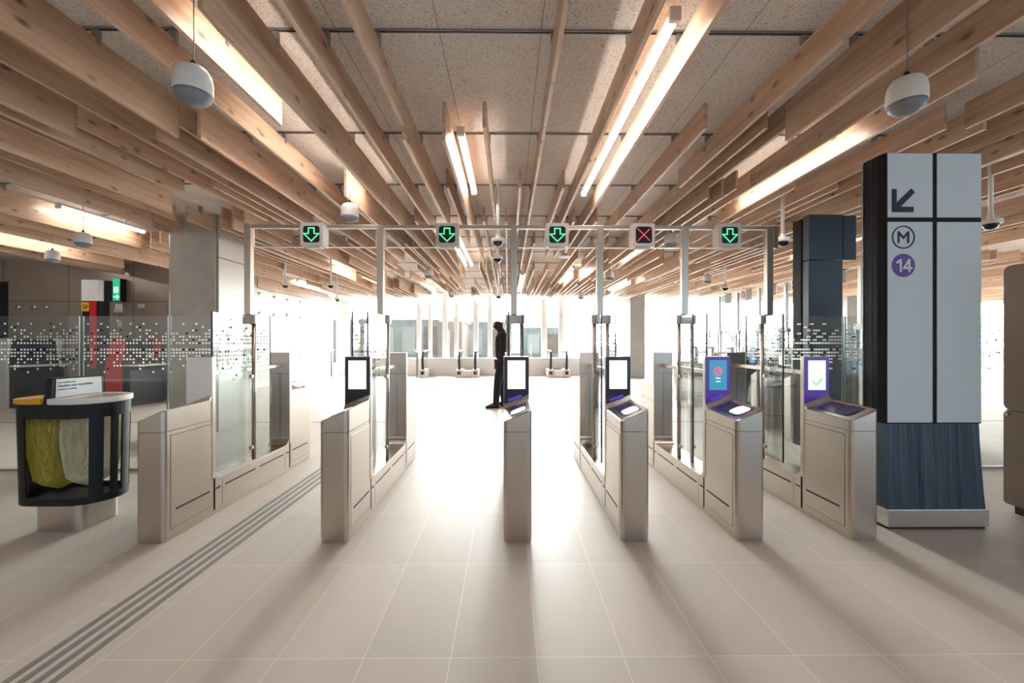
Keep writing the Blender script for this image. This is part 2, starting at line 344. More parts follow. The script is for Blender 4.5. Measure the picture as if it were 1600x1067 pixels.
# ------------------------------------------------------------------ mesh helpers
class MB:
    def __init__(s): s.bm = bmesh.new()
    def box(s, x0, x1, y0, y1, z0, z1):
        v = [s.bm.verts.new(p) for p in ((x0, y0, z0), (x1, y0, z0), (x1, y1, z0), (x0, y1, z0), (x0, y0, z1), (x1, y0, z1), (x1, y1, z1), (x0, y1, z1))]
        for f in ((0, 3, 2, 1), (4, 5, 6, 7), (0, 1, 5, 4), (1, 2, 6, 5), (2, 3, 7, 6), (3, 0, 4, 7)): s.bm.faces.new([v[i] for i in f])
        return s
    def rings(s, rings, cap0=True, cap1=True, closed=True):
        V = [[s.bm.verts.new(p) for p in r] for r in rings]
        n = len(V[0])
        for a, b in zip(V, V[1:]):
            for i in range(n if closed else n - 1):
                j = (i + 1) % n
                s.bm.faces.new((a[i], a[j], b[j], b[i]))
        if cap0: s.bm.faces.new(V[0][::-1])
        if cap1: s.bm.faces.new(V[-1])
        return s
    def prism(s, poly, axis, a, b):
        """extrude a 2-D polygon along AXIS from a to b; polygon coordinates are the other two axes in x,y,z order"""
        def P(p, q): return {'x': (q, p[0], p[1]), 'y': (p[0], q, p[1]), 'z': (p[0], p[1], q)}[axis]
        return s.rings([[P(p, a) for p in poly], [P(p, b) for p in poly]])
    def tube(s, pts, r, n=10):
        pts = [Vector(p) for p in pts]; rr = r if isinstance(r, (list, tuple)) else [r] * len(pts)
        rings = []
        for i, p in enumerate(pts):
            d = (pts[min(i + 1, len(pts) - 1)] - pts[max(i - 1, 0)]).normalized()
            up = Vector((0, 0, 1)) if abs(d.z) < .9 else Vector((1, 0, 0))
            a = d.cross(up).normalized(); b = d.cross(a)
            rings.append([tuple(p + (a * math.cos(2 * PI * k / n) + b * math.sin(2 * PI * k / n)) * rr[i]) for k in range(n)])
        return s.rings(rings)
    def lathe(s, prof, cx=0, cy=0, n=24):
        return s.rings([[(cx + r * math.cos(2 * PI * k / n), cy + r * math.sin(2 * PI * k / n), z) for k in range(n)] for r, z in prof])
    def build(s, name, mat, parent=None, bevel=0, smooth=False, seg=2):
        bmesh.ops.recalc_face_normals(s.bm, faces=s.bm.faces)
        me = bpy.data.meshes.new(name); s.bm.to_mesh(me); s.bm.free()
        return link(name, me, mat, parent, bevel, smooth, seg)
def link(name, me, mat, parent=None, bevel=0, smooth=False, seg=2):
    o = bpy.data.objects.new(name, me); COL.objects.link(o)
    if mat: me.materials.append(MATS[mat])
    if parent: o.parent = parent
    if smooth:
        for p in me.polygons: p.use_smooth = True
    if bevel:
        b = o.modifiers.new('edge', 'BEVEL'); b.width = bevel; b.segments = seg; b.limit_method = 'ANGLE'; b.angle_limit = math.radians(35)
        b.harden_normals = False
    return o
def box(name, mat, x0, x1, y0, y1, z0, z1, parent=None, bevel=0): return MB().box(x0, x1, y0, y1, z0, z1).build(name, mat, parent, bevel)
def tag(o, label, cat, group=None):
    o['label'] = label; o['category'] = cat
    if group: o['group'] = group
    return o
def thing(name, label, cat, loc=(0, 0, 0), rz=0, group=None):
    o = bpy.data.objects.new(name, None); COL.objects.link(o); o.location = loc; o.rotation_euler = (0, 0, rz)
    return tag(o, label, cat, group)
def struct(o): o['kind'] = 'structure'; return o
def kids(o): return [c for c in bpy.data.objects if c.parent == o]
def copy_tree(o, parent=None):
    c = o.copy(); COL.objects.link(c); c.parent = parent
    for ch in list(o.children): copy_tree(ch, c)
    return c
def rrect(x0, x1, y0, y1, r, n=5):
    out = []
    for cx, cy, a0 in ((x1 - r, y0 + r, -90), (x1 - r, y1 - r, 0), (x0 + r, y1 - r, 90), (x0 + r, y0 + r, 180)):
        for k in range(n + 1):
            a = math.radians(a0 + 90 * k / n); out.append((cx + r * math.cos(a), cy + r * math.sin(a)))
    return out
def strokes(mb, lines, wd, P, d0, d1, n=10):
    """flat strokes with round ends: LINES of 2-D points, P maps (u, v, depth) to 3-D"""
    for ln in lines:
        for (a, b) in zip(ln, ln[1:]):
            d1 += .0003 * (1 if d1 > d0 else -1)
            a, b = Vector(a), Vector(b); d = (b - a).normalized(); q = Vector((-d.y, d.x)) * wd / 2
            pl = []
            a0 = math.atan2(q.y, q.x)
            for k in range(n + 1): ang = a0 + PI * k / n; pl.append(a + Vector((math.cos(ang), math.sin(ang))) * wd / 2)
            for k in range(n + 1): ang = a0 + PI + PI * k / n; pl.append(b + Vector((math.cos(ang), math.sin(ang))) * wd / 2)
            mb.rings([[P(p.x, p.y, d0) for p in pl], [P(p.x, p.y, d1) for p in pl]])
def flat(mb, pl, P, d0, d1): mb.rings([[P(u, v, d0) for u, v in pl], [P(u, v, d1) for u, v in pl]]); return mb
def disc2(cx, cy, r, n=32): return [(cx + r * math.cos(2 * PI * k / n), cy + r * math.sin(2 * PI * k / n)) for k in range(n)]
def ring(mb, cx, cy, r0, r1, P, d0, d1, n=40):
    a = disc2(cx, cy, r0, n); b = disc2(cx, cy, r1, n)
    L = [[P(u, v, d0) for u, v in a], [P(u, v, d0) for u, v in b], [P(u, v, d1) for u, v in b], [P(u, v, d1) for u, v in a], [P(u, v, d0) for u, v in a]]
    mb.rings(L, False, False)
ORD = ['', 'first', 'second', 'third', 'fourth', 'fifth', 'sixth', 'seventh', 'eighth', 'ninth', 'tenth', 'eleventh', 'twelfth', 'thirteenth', 'fourteenth', 'fifteenth',
       'sixteenth', 'seventeenth', 'eighteenth', 'nineteenth', 'twentieth']
TENS = {20: 'twenty', 30: 'thirty', 40: 'forty', 50: 'fifty', 60: 'sixty', 70: 'seventy', 80: 'eighty', 90: 'ninety'}
def ordinal(n):
    if n <= 20: return ORD[n]
    tn, u = n // 10 * 10, n % 10
    return TENS[tn][:-1] + 'ieth' if u == 0 else TENS[tn] + '-' + ORD[u]

# ------------------------------------------------------------------ room shell
ZC = 3.13                                    # ceiling panels
YF = 16.6                                    # glazed front
struct(box('floor', 'stone_tiles', -15, 22, -6, YF, -.12, 0))
struct(box('ceiling', 'woodwool', -15, 22, -4.5, YF + .3, ZC, ZC + .2))
struct(box('ground_outside', 'outside_paving', -80, 80, YF, 120, -.16, -.04))
YW = 9.34
struct(box('wall_back', 'cladding_taupe', -13.6, -7.0, YW, YW + .25, 0, ZC))
struct(box('wall_left', 'cladding_white', -7.25, -7.0, YW + .25, YF, 0, ZC))
struct(box('wall_side', 'cladding_taupe', -13.85, -13.6, -4.5, YW + .25, 0, ZC))
# unseen side wall beyond the ticket machines, added to block sky light
struct(box('trim_joint', 'gap_black', -13.5, 21.5, 6.72, 6.75, -.02, .001))
# glazed front: white posts, glass bays, a low white upstand
posts = []
for x0, x1 in ((526, 545), (651, 658), (669.5, 674.6), (691.5, 699), (709.7, 716), (739.5, 747), (762, 769), (846, 855), (873, 881), (925, 931), (975, 981)):
    posts.append((px(x0, YF), px(x1, YF)))
xr = px(1050, YF)
while xr < 21.5: posts.append((xr, xr + .09)); xr += 1.45
for i, (a, b) in enumerate(posts):
    struct(box('trim_%d' % (i + 1), 'white_steel', a, b, YF - .06, YF + .08, 0, ZC))
struct(box('trim_upstand', 'white_paint', posts[0][1], px(985, YF), YF - .02, YF + .06, 0, .62))
for i in range(len(posts) - 1):
    a, b = posts[i][1], posts[i + 1][0]
    if b - a < .02: continue
    struct(box('window_%d' % (i + 1), 'glass_facade', a, b, YF + .01, YF + .025, .62 if b < px(990, YF) else .02, ZC))
mb = MB(); mb.tube([(px(1075, 17.2), 17.2, pz(1075, 455, 17.2)), (px(1175, 17.2), 17.2, pz(1175, 560, 17.2))], .14, 12)
struct(mb.build('trim_brace', 'white_steel', None, 0, True))
mb = MB(); mb.tube([(px(930, 17.4), 17.4, pz(930, 600, 17.4)), (px(1010, 17.4), 17.4, pz(1010, 470, 17.4))], .14, 12)
struct(mb.build('trim_brace_lower', 'white_steel', None, 0, True))

# neighbouring buildings across the square, seen through the glazed front
def building(x0, x1, y0, h, mat, label):
    t = thing('building', label, 'building', ((x0 + x1) / 2, y0, -.04))
    hw = (x1 - x0) / 2
    box('wall', mat, -hw, hw, 0, 4, 0, h, t)
    box('cornice', 'white_paint', -hw - .1, hw + .1, -.15, 4, h, h + .18, t)
    n = max(2, int(hw * 2 / 1.3)); st = 2 * hw / n
    for i in range(n):
        xa = -hw + i * st + st * .2
        fz_ = box('window', 'building_brown' if i % 3 == 1 else 'window_dim', xa, xa + st * .6, -.05, .02, .5, h - .45, t)
building(px(520, 27), px(690, 27), 27, 2.75, 'building_grey', 'low grey building seen across the square behind the white wall end')
building(px(690, 22), px(722, 22), 22, 2.4, 'building_brown', 'narrow brown building front seen between white posts beyond the escalators')
building(px(722, 27), px(800, 27), 27, 2.6, 'building_grey', 'grey building front with pale cornice behind the person')
building(px(818, 29), px(880, 29), 29, 2.3, 'building_grey', 'grey building front behind the escalator beyond the middle gate')

# concrete pier behind the glass fence on the bin side
t = thing('concrete_column', 'grey concrete pier with metal clad flank rising behind the dotted glass', 'column', (px(301, 6.0), 6.0, 0))
hw = (px(337, 6) - px(266, 6)) / 2
box('core', 'column_concrete', -hw, hw, 0, .76, 0, ZC, t, .006)
box('side_cladding', 'cladding_pier', hw + .008, hw + .03, .03, .76, 0, ZC, t)
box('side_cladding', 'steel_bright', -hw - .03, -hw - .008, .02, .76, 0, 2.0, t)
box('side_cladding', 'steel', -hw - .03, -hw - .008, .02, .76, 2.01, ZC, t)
t = tag(box('concrete_column', 'far_concrete', px(985, 14.7), px(1008, 14.7), 14.7, 15.5, 0, ZC, None, .01), 'slim grey concrete column standing before the bright glazing', 'column')
t = tag(box('concrete_column', 'far_concrete', px(1324, 14.4), px(1345, 14.4), 14.4, 15.0, 0, ZC, None, .01), 'grey column glimpsed between the two wayfinding totems', 'column')

# ------------------------------------------------------------------ ceiling rails
ZT = 3.062; RY0, RST = 2.45, 1.2
def RX(i): return ['black grooved ceiling rail farther overhead, out of sight', 'black grooved ceiling rail just overhead, out of sight'][i + 2] if i < 0 else 'black grooved metal rail across the ceiling panels, %s from the front' % ordinal(i + 1)
for i in range(-2, 12):
    y = RY0 + RST * i
    t = thing('ceiling_rail', RX(i), 'rail', (0, y, ZC - .01), 0, 'ceiling rails')
    box('channel', 'rail_metal', -13.5, 21.5, -.013, .013, 0, .01, t)
    box('groove', 'gap_black', -13.5, 21.5, -.006, .006, -.002, .0, t)

# ------------------------------------------------------------------ slats
LAMPS = (
    (.87, 2.15, 4.8, 'long lit tube light beside the glowing slat over the red cross lane'),
    (-1.485, 2.15, 4.8, 'long tube light hidden above slats beside the hanging speaker over the wide lane'),
    (-.385, 3.37, 4.75, 'short lit tube light over the second wide lane'),
    (2.645, 3.3, 5.0, 'tube light washing the slat over the purple screened gates'),
    (-.81, 6.2, 9.3, 'tube light behind the second green arrow sign'),
    (-5.63, 5.25, 6.5, 'tube light over the glass fence beside the round speaker'),
    (-7.45, 4.4, 7.6, 'tube light washing slats above the taupe wall, toward the fence'),
    (-3.45, 8.6, 11.8, 'tube light over the floor beyond the first gate'),
    (-5.85, 11.6, 14.3, 'tube light close to the white wall, deep in the hall'),
    (2.17, 7.3, 8.6, 'short tube light beyond the red cross sign'),
    (3.3, 11.0, 13.6, 'tube light in front of the slim concrete column'),
    (.35, 10.5, 13.8, 'tube light far down the hall over the middle gate line'),
    (-2.1, 12.0, 15.0, 'farthest tube light before the escalators'),
    (1.5, 9.5, 12.0, 'tube light far down the hall past the X sign lane'),
    (5.4, 5.6, 8.0, 'tube light over the side row of gates'),
    (-9.4, 6.2, 8.8, 'tube light above the grey ticket machine'))
K0, KS = -.174, .1485
HS, HD = .19, .286
def kx(k): return K0 + KS * k
G = lambda n: 3.05 + 1.2 * n                 # slat ends fall midway between rails
rows = {}                                    # k -> list of (y0, y1, deep)
def sl(k, y0, y1, deep=False): rows.setdefault(k, []).append((y0, y1, deep))
B = -3.55
sl(-6, B, G(1)); sl(-6, G(1), G(3)); sl(-4, B, G(0)); sl(-4, G(0), G(2), True)
sl(-8, 1.85, 4.82, True); sl(-8, B, 1.84); sl(-10, B, G(0)); sl(-10, G(1), G(3), True)
sl(-12, B, G(1)); sl(-12, G(1), G(2)); sl(-15, B, G(0), True); sl(-14, G(0), G(2), True); sl(-16, G(0), G(2), True)
sl(-18, B, G(1)); sl(-18, G(1), G(3)); sl(-20, .65, G(0), True); sl(-21, .65, G(1), True)
sl(-23, .65, G(1)); sl(-25, .65, 4.84, True); sl(-28, 1.85, G(2)); sl(-30, 1.85, G(2), True)
sl(-32, G(0), G(3)); sl(-38, 1.85, G(3), True); sl(-27, G(1), G(3))
sl(3, B, G(0)); sl(3, G(0), G(2)); sl(6, B, G(0)); sl(6, G(0), G(2)); sl(8, B, G(0)); sl(8, G(0), G(2))
sl(11, G(0), G(2)); sl(11, G(2), G(4)); sl(13, B, G(1)); sl(15, B, G(0), True); sl(14, G(0), G(2)); sl(15, G(0), G(1))
sl(16, G(1), G(3), True); sl(18, B, G(1)); sl(18, G(1), G(2)); sl(20, 2.45, G(1)); sl(20, G(1), G(2)); sl(23, G(0), G(2)); sl(23, G(2), G(4))
sl(21, G(1), G(3)); sl(24, .65, G(0)); sl(25, G(0), G(2)); sl(27, .65, G(1)); sl(28, G(0), G(2), True); sl(30, G(0), G(3)); sl(26, G(2), G(4))
sl(32, 1.85, G(2)); sl(34, G(1), G(3), True); sl(36, 1.85, G(2))
sl(0, G(0), G(2)); sl(-2, G(0), G(2), True); sl(-1, G(2), G(5)); sl(1, G(2), G(4)); sl(2, G(1), G(3)); sl(-3, G(1), G(3)); sl(5, G(1), G(3)); sl(7, G(2), G(4)); sl(9, G(2), G(4))
sl(-5, G(3), G(5)); sl(-7, G(2), G(4)); sl(-9, G(3), G(5), True); sl(4, G(3), G(5)); sl(10, G(4), G(6)); sl(12, G(3), G(5))
YEND = G(11)
last = {k: max(y1 for _, y1, _ in v) for k, v in rows.items()}
for k in range(-58, 132):
    X = kx(k)
    if k in (33, 45) : continue
    near = abs(X) * .80 - .2
    y = last.get(k)
    if y is None:
        side = abs(k) > 22
        if R.random() < (.34 if k < 56 else .45) * (1 if side else .4): continue
        y = max(G(2), near - R.random() * 1.5)
        y = G(math.floor((y - 3.05) / 1.2)) + (0 if R.random() < .6 else .6)
        if k < -40: y = max(y, G(1))
        if k > 55: y = max(y, G(4))
    while y < YEND - .5:
        if X < -7 and y > YW - 1.2: break
        if R.random() < (.36 if y > 8 else .28): y += R.choice((1.2, 1.2, 2.4)); continue
        L = R.choice((2.4, 2.4, 3.6)) if y < 9 else R.choice((3.6, 4.8))
        y1 = min(y + L, YEND)
        if X < -7: y1 = min(y1, YW - .06)
        if y1 - y > .5 and y1 > near: sl(k, y, y1, R.random() < .38)
        y = y1 + (.0 if R.random() < .6 else 1.2)
PIER = (px(301, 6.0) - hw - .06, px(301, 6.0) + hw + .06, 5.95, 6.80)
COLS = [PIER, (px(985, 14.7) - .05, px(1008, 14.7) + .05, 14.65, 15.55), (px(1324, 14.4) - .05, px(1345, 14.4) + .05, 14.35, 15.05)]
pieces = []
for k in sorted(rows):
    X = kx(k)
    for (y0, y1, deep) in sorted(rows[k]):
        for c in COLS:                       # slats stop at the columns
            if c[0] < X < c[1] and y0 < c[3] and y1 > c[2]:
                if y0 < c[2] - .3: y1 = c[2] - .01
                else: y0 = c[3] + .01
        if -27 <= k <= -20 and 3.6 < y0 < 5.5: y0 = 5.45       # open view of the pier
        if -38 <= k <= -33 and 3.0 < y0 < 6.4: y0 = 6.65
        if any(abs(X - lx) < .06 and y0 < l1 + .05 and y1 > l0 - .05 for lx, l0, l1, _ in LAMPS): continue
        if y1 - y0 > .3: pieces.append([k, y0, y1, deep])
def shown(p):                                # rough size in the picture
    X = abs(kx(p[0])); y = max(p[1], X * .8, .9)
    return 0 if p[2] <= y + .05 else (p[2] - y) * (.3 if p[3] else .2) / (y * p[2]) * (1 + X)
pieces = [p for p in sorted(pieces, key=shown, reverse=True) if shown(p) > 0]
rest = pieces[296:]; pieces = pieces[:296]
if rest:
    mb = MB()
    for k, y0, y1, deep in rest: mb.box(kx(k) - .0135, kx(k) + .0135, y0 + .003, y1 - .003, ZT - (HD if deep else HS), ZT + .06)
    o = mb.build('far_wooden_slats', 'pine'); o['kind'] = 'stuff'
    tag(o, 'pine slats massed deep in the hall above the far glazing', 'ceiling slats', 'pine slats hung from the ceiling')
pieces.sort(key=lambda p: (p[0], p[1]))
midk = 1.6                                    # the middle gate stands between row 1 and row 2
ks = sorted({p[0] for p in pieces}); leftk = [k for k in ks if k < midk][::-1]; rightk = [k for k in ks if k > midk]
slat_mesh = {}
hang_mb = MB(); hang_mb.box(-.02, .02, -.012, .012, 0, .05).box(.013, .019, -.012, .012, -.03, 0)
hang = hang_mb.build('hanger', 'rail_metal'); hang_me = hang.data; bpy.data.objects.remove(hang)
for k in ks:
    row = [p for p in pieces if p[0] == k]
    side, n = ('left', leftk.index(k) + 1) if k < midk else ('right', rightk.index(k) + 1)
    for i, (_, y0, y1, deep) in enumerate(row):
        key = (round(y1 - y0, 2), deep)
        if key not in slat_mesh:
            h = HD if deep else HS; b = MB().box(-.0135, .0135, .003, key[0] - .003, -h, 0); me = bpy.data.meshes.new('wooden_slat')
            bmesh.ops.bevel(b.bm, geom=list(b.bm.edges), offset=.002, segments=1, affect='EDGES')
            bmesh.ops.recalc_face_normals(b.bm, faces=b.bm.faces); b.bm.to_mesh(me); b.bm.free(); me.materials.append(MATS['pine']); slat_mesh[key] = me
        o = bpy.data.objects.new('wooden_slat', slat_mesh[key]); COL.objects.link(o); o.location = (kx(k), y0, ZT)
        tag(o, '%s pine slat, %s row %s of the middle gate, %s from the front' % ('deep' if deep else 'shallow', ordinal(n), side, ordinal(i + 1)), 'ceiling slat', 'pine slats hung from the ceiling')
        n_hang = 0
        for j in range(-2, 6):
            yr = RY0 + RST * j
            if y0 + .05 < yr < y1 - .05:
                c = bpy.data.objects.new('hanger', hang_me); COL.objects.link(c); c.parent = o; c.location = (0, yr - y0, .0); n_hang += 1
        if not n_hang:
            c = bpy.data.objects.new('hanger', hang_me); COL.objects.link(c); c.parent = o; c.location = (0, (y1 - y0) / 2, .0); c.scale = (1, 1, 1.4)

# ------------------------------------------------------------------ tube lights
LZ = 2.985
def tube(x, y0, y1, label):
    t = thing('tube_light', label, 'ceiling light', (x, y0, LZ), 0, 'tube lights between the slats')
    L = y1 - y0
    MB().prism([(-.03, .02), (.03, .02), (.03, .055), (-.03, .055)], 'y', 0, L).build('housing', 'white_plastic', t)
    pr = [(.028 * math.cos(a), .02 - .035 * abs(math.sin(a))) for a in [PI * k / 8 for k in range(9)]]
    MB().prism(pr, 'y', .03, L - .03).build('diffuser', 'tube_glow', t)
    box('end_cap', 'white_plastic', -.031, .031, -.004, .03, -.018, .056, t, .006); box('end_cap', 'white_plastic', -.031, .031, L - .03, L + .004, -.018, .056, t, .006)
    for q in (.25, .75): box('suspension_rod', 'rail_metal', -.004, .004, L * q - .004, L * q + .004, .055, ZC - LZ, t)
for x, y0, y1, lb in LAMPS:
    tube(x, y0, y1, lb)

# ------------------------------------------------------------------ hanging speakers
def speaker(X, Y, label, z=2.55, s=1.0):
    t = thing('pendant_speaker', label, 'speaker', (X, Y, z), 0, 'pendant speakers')
    r = .083 * s
    MB().lathe([(.004, .095 * s), (.035 * s, .093 * s), (.062 * s, .08 * s), (.077 * s, .055 * s), (r, .02 * s), (r, -.035 * s), (r * .985, -.04 * s)], n=32).build('shell', 'white_plastic', t, 0, True)
    MB().lathe([(r * .97, -.04 * s), (r * .88, -.062 * s), (r * .68, -.08 * s), (r * .4, -.09 * s), (.004, -.093 * s)], n=32).build('grille', 'grey_mesh', t, 0, True)
    MB().lathe([(.012, .092 * s), (.013, .115 * s), (.006, .125 * s), (.004, .127 * s)], n=12).build('cable_gland', 'black_plastic', t, 0, True)
    MB().tube([(0, 0, .12 * s), (.004, 0, .2), (0, 0, ZC - z)], .0028, 6).build('cable', 'rail_metal', t)
for X, Y, lb in ((-1.54, 2.05, 'white pendant speaker hanging below the near slats above the bin side lane'), (2.03, 2.10, 'white pendant speaker hanging above the tall wayfinding totem'),
                 (-1.54, 4.06, 'white pendant speaker above the top bar beside the first green arrow'), (-5.24, 5.18, 'white round speaker hanging beside the lit tube over the fence'),
                 (-6.72, 6.2, 'white speaker half hidden by slats above the taupe wall'), (2.02, 5.14, 'white speaker behind the red cross sign pane'),
                 (-1.46, 7.7, 'small white speaker hanging between the first two green arrow signs'), (-1.50, 11.0, 'smaller distant speaker next along behind the second green arrow'),
                 (1.93, 7.9, 'small white speaker beside the fourth gantry post'), (2.0, 11.4, 'tiny distant speaker below the washed slats near the fourth gantry post'),
                 (11.4, 10.4, 'white speaker in the gap beside the taupe machine'), (5.45, 6.9, 'white speaker behind the dark smaller totem'),
                 (4.0, 8.3, 'white speaker over the side row of gates')):
    speaker(X, Y, lb)

# ------------------------------------------------------------------ dome cameras
def dome(x, y, Y, label):
    X = px(x, Y); z = pz(x, y, Y)
    t = thing('dome_camera', label, 'security camera', (X, Y, z), 0, 'dome cameras')
    MB().lathe([(.018, .06), (.018, ZC - z)], n=12).build('stem', 'white_paint', t, 0, True)
    MB().lathe([(.025, .075), (.027, .03), (.075, .028), (.08, .018), (.08, -.012), (.06, -.016)], n=28).build('mount', 'white_paint', t, .002)
    MB().lathe([(.058, -.014), (.055, -.035), (.04, -.055), (.018, -.066), (.003, -.068)], n=24).build('lens_dome', 'dome_dark', t, 0, True)
for x, y, Y, lb in ((1548, 348, 3.9, 'white dome camera beside the top of the tall totem'), (1223, 376, 4.7, 'white dome camera beside the end post of the gantry'),
                    (778, 376, 4.7, 'white dome camera behind the pane between second and third signs'), (777, 403, 5.8, 'white dome camera just below the pane beside the middle post'),
                    (779, 462, 9.0, 'tiny dome camera high above the person'), (446, 445, 8.4, 'dome camera hanging before the white wall near the first gantry post'),
                    (517, 445, 8.2, 'dome camera under the washed slats beyond the first arrow'), (527, 467, 10.4, 'lower dome camera against the white wall'),
                    (1133, 449, 8.0, 'dome camera above the side row of gates')):
    dome(x, y, Y, lb)
Y = 5.6; t = thing('pendant_antenna', 'flat white disc antenna hanging under the third green arrow sign', 'antenna', (px(883, Y), Y, pz(883, 401, Y)))
MB().lathe([(.075, -.012), (.076, .004), (.06, .012)], n=28).build('disc', 'white_paint', t, .002)
MB().lathe([(.04, .012), (.03, .03), (.012, .045)], n=20).build('bracket', 'rail_metal', t)
MB().lathe([(.006, .04), (.006, ZC - pz(883, 401, Y))], n=8).build('stem', 'white_paint', t)

# ------------------------------------------------------------------ ticket gates
GY = 3.69
def PYf(y): return lambda u, v, d: (u, y - d, v)          # plane facing the entrance
def ztop(x, y): return .822 + (x / .091) * .036 + (y + 1.0) * .03
def cabinet(root, name, flip, pad):
    """one end cabinet; FLIP turns it half round for the far end"""
    f = (lambda p: (-p[0], -p[1], p[2])) if flip else (lambda p: p)
    def add(mb, nm, mat, parent, bevel=0, smooth=False):
        for v in mb.bm.verts: v.co = Vector(f(tuple(v.co)))
        return mb.build(nm, mat, parent, bevel, smooth)
    pl = [(-.091, -.55), (-.091, -.972)] + [(-.091 + .028 * (1 - math.cos(a)), -.972 - .028 * math.sin(a)) for a in [PI / 2 * k / 6 for k in range(1, 7)]] \
        + [(.091 - .028 * (1 - math.cos(a)), -.972 - .028 * math.sin(a)) for a in [PI / 2 * k / 6 for k in range(6, 0, -1)]] + [(.091, -.972), (.091, -.55)]
    ins = [(x * .965, max(y, -.995) if y < -.9 else y) for x, y in pl]
    body = add(MB().rings([[(x, y, .028) for x, y in pl], [(x, y, .713) for x, y in pl]]), name, 'steel', root)
    add(MB().rings([[(x * .97, y * .996, 0) for x, y in pl], [(x * .97, y * .996, .028) for x, y in pl]]), 'plinth', 'steel_brown' if flip else 'steel', body)
    hood = add(MB().rings([[(x, y, .716) for x, y in pl], [(x, y, ztop(x, y) - .006) for x, y in pl], [(x * .94, y * .994 if y < -.6 else y, ztop(x, y)) for x, y in pl]]), 'hood', 'steel_horizontal', body)
    for sx in (-1, 1):
        a, b = (.0905, .0925)
        mb = MB().box(*sorted((sx * a, sx * b)), -.945, -.566, .073, .683)
        add(mb, 'access_panel', 'steel_horizontal', body, .0015)
        gp = MB()
        for (y0, y1, z0, z1) in ((-.9485, -.945, .07, .686), (-.566, -.5635, .07, .686), (-.9485, -.5635, .683, .687), (-.9485, -.5635, .07, .073)): gp.box(*sorted((sx * .090, sx * .0914)), y0, y1, z0, z1)
        add(gp, 'panel_gap', 'gap_black', body)
        add(MB().box(*sorted((sx * .0915, sx * .0932)), -.905, -.59, .183, .196), 'vent_slot', 'gap_black', body)
    lip = MB().rings([[(-.093, y, ztop(-.091, y) + dz) for y, dz in ((-.60, 0), (-.572, .03), (-.572, -.02))], [(.093, y, ztop(.091, y) + dz) for y, dz in ((-.60, 0), (-.572, .03), (-.572, -.02))]])
    add(lip, 'lip', 'steel_bright', body)
    # reader on the sloping top
    def top(u, v, d): return (u, v, ztop(u, v) + d)
    if pad:
        mb = MB(); mb.rings([[top(u, v, 0.0) for u, v in rrect(-.062, .070, -.94, -.64, .03)], [top(u, v, .0015) for u, v in rrect(-.062, .070, -.94, -.64, .03)]])
        add(mb, 'reader_plate', 'pad_dark', body)
        mb = MB(); mb.rings([[top(u, v, .0012) for u, v in rrect(-.045, .056, -.925, -.79, .035)], [top(u, v, .0035) for u, v in rrect(-.045, .056, -.925, -.79, .035)]])
        add(mb, 'reader_pad', pad, body)
        if pad == 'pad_dark':
            mb = MB()
            ln = rrect(-.048, .058, -.925, -.79, .035); strokes(mb, [ln + ln[:1]], .006, top, .0035, .0045, 4)
            for q in range(4): strokes(mb, [[(-.03, -.9 + q * .03), (.04, -.9 + q * .03)]], .007, top, .0035, .0045, 4)
            add(mb, 'reader_print', 'pad_print', body)
    # small pictogram on the front of the hood
    mb = MB(); P = lambda u, v, d: (u, -1.0 - d, v)
    strokes(mb, [[(-.008, .765), (-.008, .775)], [(.004, .765), (.008, .770), (.004, .775)]], .003, P, 0, .0015, 4)
    add(mb, 'pictogram', 'steel_bright', body)
    return body
def display(root, name, flip, screen, content):
    f = (lambda p: (-p[0], -p[1], p[2])) if flip else (lambda p: p)
    def add(mb, nm, mat, parent, bevel=0):
        for v in mb.bm.verts: v.co = Vector(f(tuple(v.co)))
        return mb.build(nm, mat, parent, bevel)
    h = add(MB().box(-.0955, .0955, -.571, -.53, .27, 1.188), name, 'steel', root, .004)
    add(MB().box(-.001, .001, -.531, -.5285, .275, .98), 'seam', 'gap_black', h)
    add(MB().box(-.0955, .0955, -.5305, -.5285, .975, .978), 'seam', 'gap_black', h)
    P = PYf(-.571)
    zb = lambda u: ztop(u, -.571) + .032
    scr = add(flat(MB(), [(-.0925, zb(-.0925)), (.0925, zb(.0925)), (.0925, 1.183), (-.0925, 1.183)], P, 0, .004), 'screen' if screen != 'housing_beige' else 'cover_plate', screen, h, .001)
    D = lambda nm, mat, pl, d=.0055: add(flat(MB(), pl, P, .004, d), nm, mat, scr)
    def S2(nm, mat, lines, wd, d=.0075):
        mb = MB(); strokes(mb, lines, wd, P, .005, d, 6); add(mb, nm, mat, scr)
    if content:
        R0 = [(-.066, .945), (.066, .945), (.066, 1.158), (-.066, 1.158)]
        if content == 'white': D('display_image', 'glow_white', R0)
        if content == 'blue':
            D('display_image', 'glow_blue', [(-.066, .935), (.066, .935), (.066, 1.16), (-.066, 1.16)])
            mb = MB(); ring(mb, 0, 1.075, .022, .033, P, .005, .0075); strokes(mb, [[(-.017, 1.058), (.017, 1.092)]], .01, P, .005, .0078, 6)
            add(mb, 'no_entry_symbol', 'glow_pink', scr)
            S2('display_text', 'glow_white', [[(-.017, 1.026), (.015, 1.023)], [(-.013, .999), (.013, .999)]], .006)
        if content == 'check':
            D('display_image', 'glow_mint', [(-.066, .935), (.066, .935), (.066, 1.157), (-.066, 1.157)])
            S2('check_mark', 'glow_check', [[(-.032, 1.0), (-.008, .972), (.036, 1.018)]], .011)
        if content in ('white', 'blue') and screen != 'screen_black':
            S2('glow_bar', 'glow_indigo', [[(-.055, .862), (.03, .893)]], .018)
    return h
